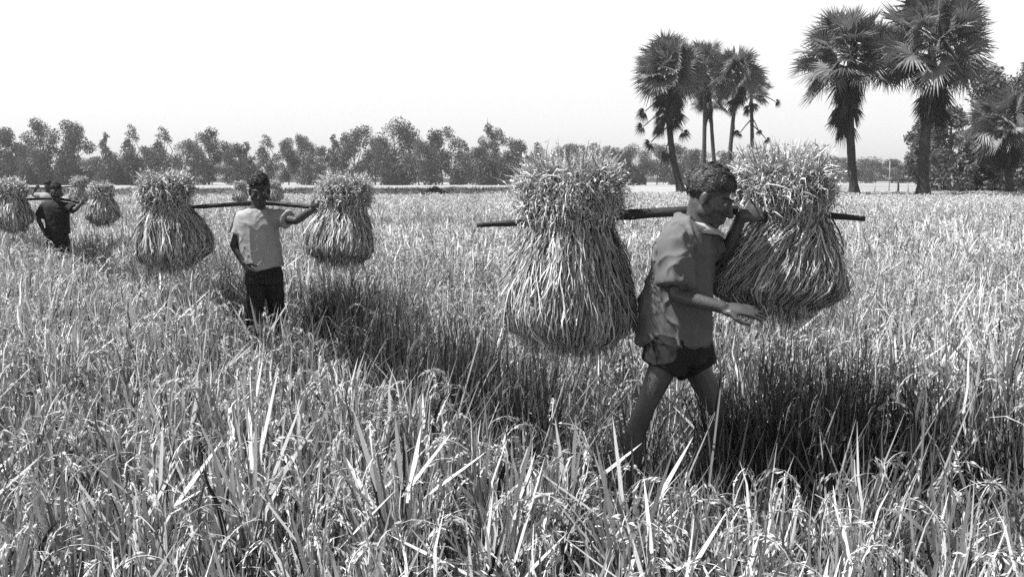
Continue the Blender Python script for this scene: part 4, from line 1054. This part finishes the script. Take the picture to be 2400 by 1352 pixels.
# undergrowth below the far tree line
def undergrowth():
    r = np.random.default_rng(77); Vs = []; Ts = []; n0 = 0
    for (x0, x1, d, top, n) in ((-900, 1800, 214, 370, 84000), (1780, 2200, 290, 390, 5000)):
        s = F_PX / d; n_l = int((x1 - x0) / 22); lx = r.uniform(x0, x1, n_l); hz = (HOR + CAM_H * s - top) / s
        lh = hz * r.uniform(.5, 1.25, n_l); lr = r.uniform(1.4, 3.0, n_l)
        i = r.integers(0, n_l, n); u = nrm(r.normal(0, 1, (n, 3))) * (r.random(n) ** .4)[:, None]
        X = np.array([P(q, 430, d).x for q in lx])[i] + u[:, 0] * lr[i]; Y = d + u[:, 1] * lr[i] + r.normal(0, 2, n_l)[i]; Z = np.abs(u[:, 2]) * lh[i] + r.uniform(0, .3, n)
        c = np.stack([X, Y, Z], 1); a = nrm(r.normal(0, 1, (n, 3))); b = nrm(np.cross(a, r.normal(0, 1, (n, 3)))); sz = r.uniform(.15, .38, n)[:, None]
        Vs.append(np.stack([c - a * sz, c - b * sz * .5, c + a * sz, c + b * sz * .5], 1).reshape(-1, 3)); Ts.append(np.repeat(r.uniform(0, .7, n), 4))
    # right hand thicket, nearer
    n = 9000; n_l = 26; lx = r.uniform(2215, 2470, n_l); i = r.integers(0, n_l, n); u = nrm(r.normal(0, 1, (n, 3))) * (r.random(n) ** .4)[:, None]
    X = np.array([P(q, 430, 68).x for q in lx])[i] + u[:, 0] * .8; Y = 70 + u[:, 1] * .8 + r.normal(0, 1.5, n_l)[i]; Z = np.abs(u[:, 2]) * r.uniform(.9, 2.6, n_l)[i] + .1
    c = np.stack([X, Y, Z], 1); a = nrm(r.normal(0, 1, (n, 3))); b = nrm(np.cross(a, r.normal(0, 1, (n, 3)))); sz = r.uniform(.06, .15, n)[:, None]
    Vs.append(np.stack([c - a * sz, c - b * sz * .5, c + a * sz, c + b * sz * .5], 1).reshape(-1, 3)); Ts.append(np.repeat(r.uniform(0, .8, n), 4))
    v = np.concatenate(Vs); me = mesh_np('undergrowth', v, np.arange(len(v)).reshape(-1, 4), np.concatenate(Ts))
    tag(link('undergrowth', me, M_TREEFAR), 'dark bushes filling the foot of the far tree line', 'undergrowth', kind='stuff')
undergrowth()

# ---------------------------------------------------------------- small far things
def mast():
    d = 260; b = P(1143, 430, d); b.z = 0; s = F_PX / d; h = CAM_H + (HOR - 278) / s
    root = empty('radio_mast', b, 'thin pale mast standing above the far trees', 'mast')
    mb = MB(); rg = random.Random(1)
    for a in range(3):
        t = a * 2.094; v, f = tube([(math.cos(t) * .3, math.sin(t) * .3, 0), (math.cos(t) * .16, math.sin(t) * .16, h * .93)], [.05, .04], 6); mb.add(v, f)
    for i in range(24):
        z = h * .93 * i / 24; rr = .3 - .14 * i / 24; t = (i % 3) * 2.094
        v, f = tube([(math.cos(t) * rr, math.sin(t) * rr, z), (math.cos(t + 2.094) * rr, math.sin(t + 2.094) * rr, z + h * .04)], [.03, .03], 4); mb.add(v, f)
    mb.build('lattice', M_BARK, root)
    m2_ = MB(); v, f = tube([(0, 0, h * .9), (0, 0, h)], [.05, .03], 6); m2_.add(v, f); m2_.build('antenna', M_BARK, root)
mast()
def post(px, top, d, r_, label, mat, arm=0):
    b = P(px, 430, d); b.z = 0; s = F_PX / d; h = CAM_H + (HOR - top) / s
    root = empty('field_post', b, label, 'post', 'posts beyond the palms'); mb = MB(); rg = random.Random(int(px))
    v, f = tube([(0, 0, -.1), (.03, 0, h * .5), (0, 0, h)], [r_, r_ * .9, r_ * .75], 8, .06, rg); mb.add(v, f); mb.build('shaft', mat, root, True)
    if arm:
        mb = MB(); v, f = tube([(-arm, 0, h - .12), (arm, 0, h - .1)], [r_ * .5] * 2, 6); mb.add(v, f); mb.build('crosspiece', mat, root)
post(2084, 378, 120, .06, 'thin pale pole between the two big palms', M_POST)
post(2105, 418, 95, .10, 'short dark fence post with a rail stub between the two big palms', M_TRUNK, .5)
post(2050, 428, 95, .06, 'low pale post beside the trunk of the lone big palm', M_POST)
post(2128, 427, 95, .06, 'low pale post left of the tallest palm trunk', M_POST)
def rail():
    mb = MB(); a = P(2052, 417, 95); b = P(2150, 417, 95); a.z = b.z = 1.30
    v, f = tube([tuple(a - a), tuple((b - a) * .5 + Vector((0, 0, -.06))), tuple(b - a)], [.035] * 3, 6); mb.add(v, f)
    o = mb.build('fence_rail', M_TRUNK); o.location = a; tag(o, 'thin horizontal rail running between the two big palm trunks', 'fence rail')
rail()
def heap():
    d = 57; r = np.random.default_rng(8); n = 4200; b = P(1020, 452, d); s = F_PX / d; top = 1.06
    x = r.normal(0, .34, n).clip(-.65, .65); prof = top * (1 - .32 * (np.abs(x) / .65) ** .8); y = r.normal(0, .25, n); z = prof * r.random(n) ** .25 * (1 - .2 * np.abs(y))
    c = np.stack([x, y, z], 1); a = nrm(r.normal(0, 1, (n, 3)) + [0, 0, -.3]); q = nrm(np.cross(a, r.normal(0, 1, (n, 3)))); sz = r.uniform(.05, .13, n)[:, None]
    v = np.stack([c - a * sz, c - q * sz * .35, c + a * sz, c + q * sz * .35], 1).reshape(-1, 3)
    o = link('straw_heap', mesh_np('straw_heap', v, np.arange(n * 4).reshape(-1, 4), np.repeat(r.random(n), 4)), M_HEAP); o.location = (b.x, d, 0)
    tag(o, 'low black peaked heap on the far edge of the rice', 'heap')
heap()

# ---------------------------------------------------------------- haze
def haze():
    x0, x1, y0, y1, z0, z1 = -420, 420, -40, 390, -1.1, 26
    V = [(x, y, z) for z in (z0, z1) for y in (y0, y1) for x in (x0, x1)]
    Fq = [(0, 2, 3, 1), (4, 5, 7, 6), (0, 1, 5, 4), (2, 6, 7, 3), (0, 4, 6, 2), (1, 3, 7, 5)]
    me = mesh_np('haze', V, Fq); o = link('haze', me)
    m, nt, N, K = mat_new('haze_air'); pv = N.new('ShaderNodeVolumePrincipled'); pv.inputs['Color'].default_value = (.95, .95, .95, 1)
    pv.inputs['Density'].default_value = .0004; pv.inputs['Anisotropy'].default_value = .2
    out = N.new('ShaderNodeOutputMaterial'); K.new(pv.outputs[0], out.inputs['Volume'])
    me.materials.append(m); tag(o, 'pale heat haze over the fields', 'haze', kind='stuff')
haze()
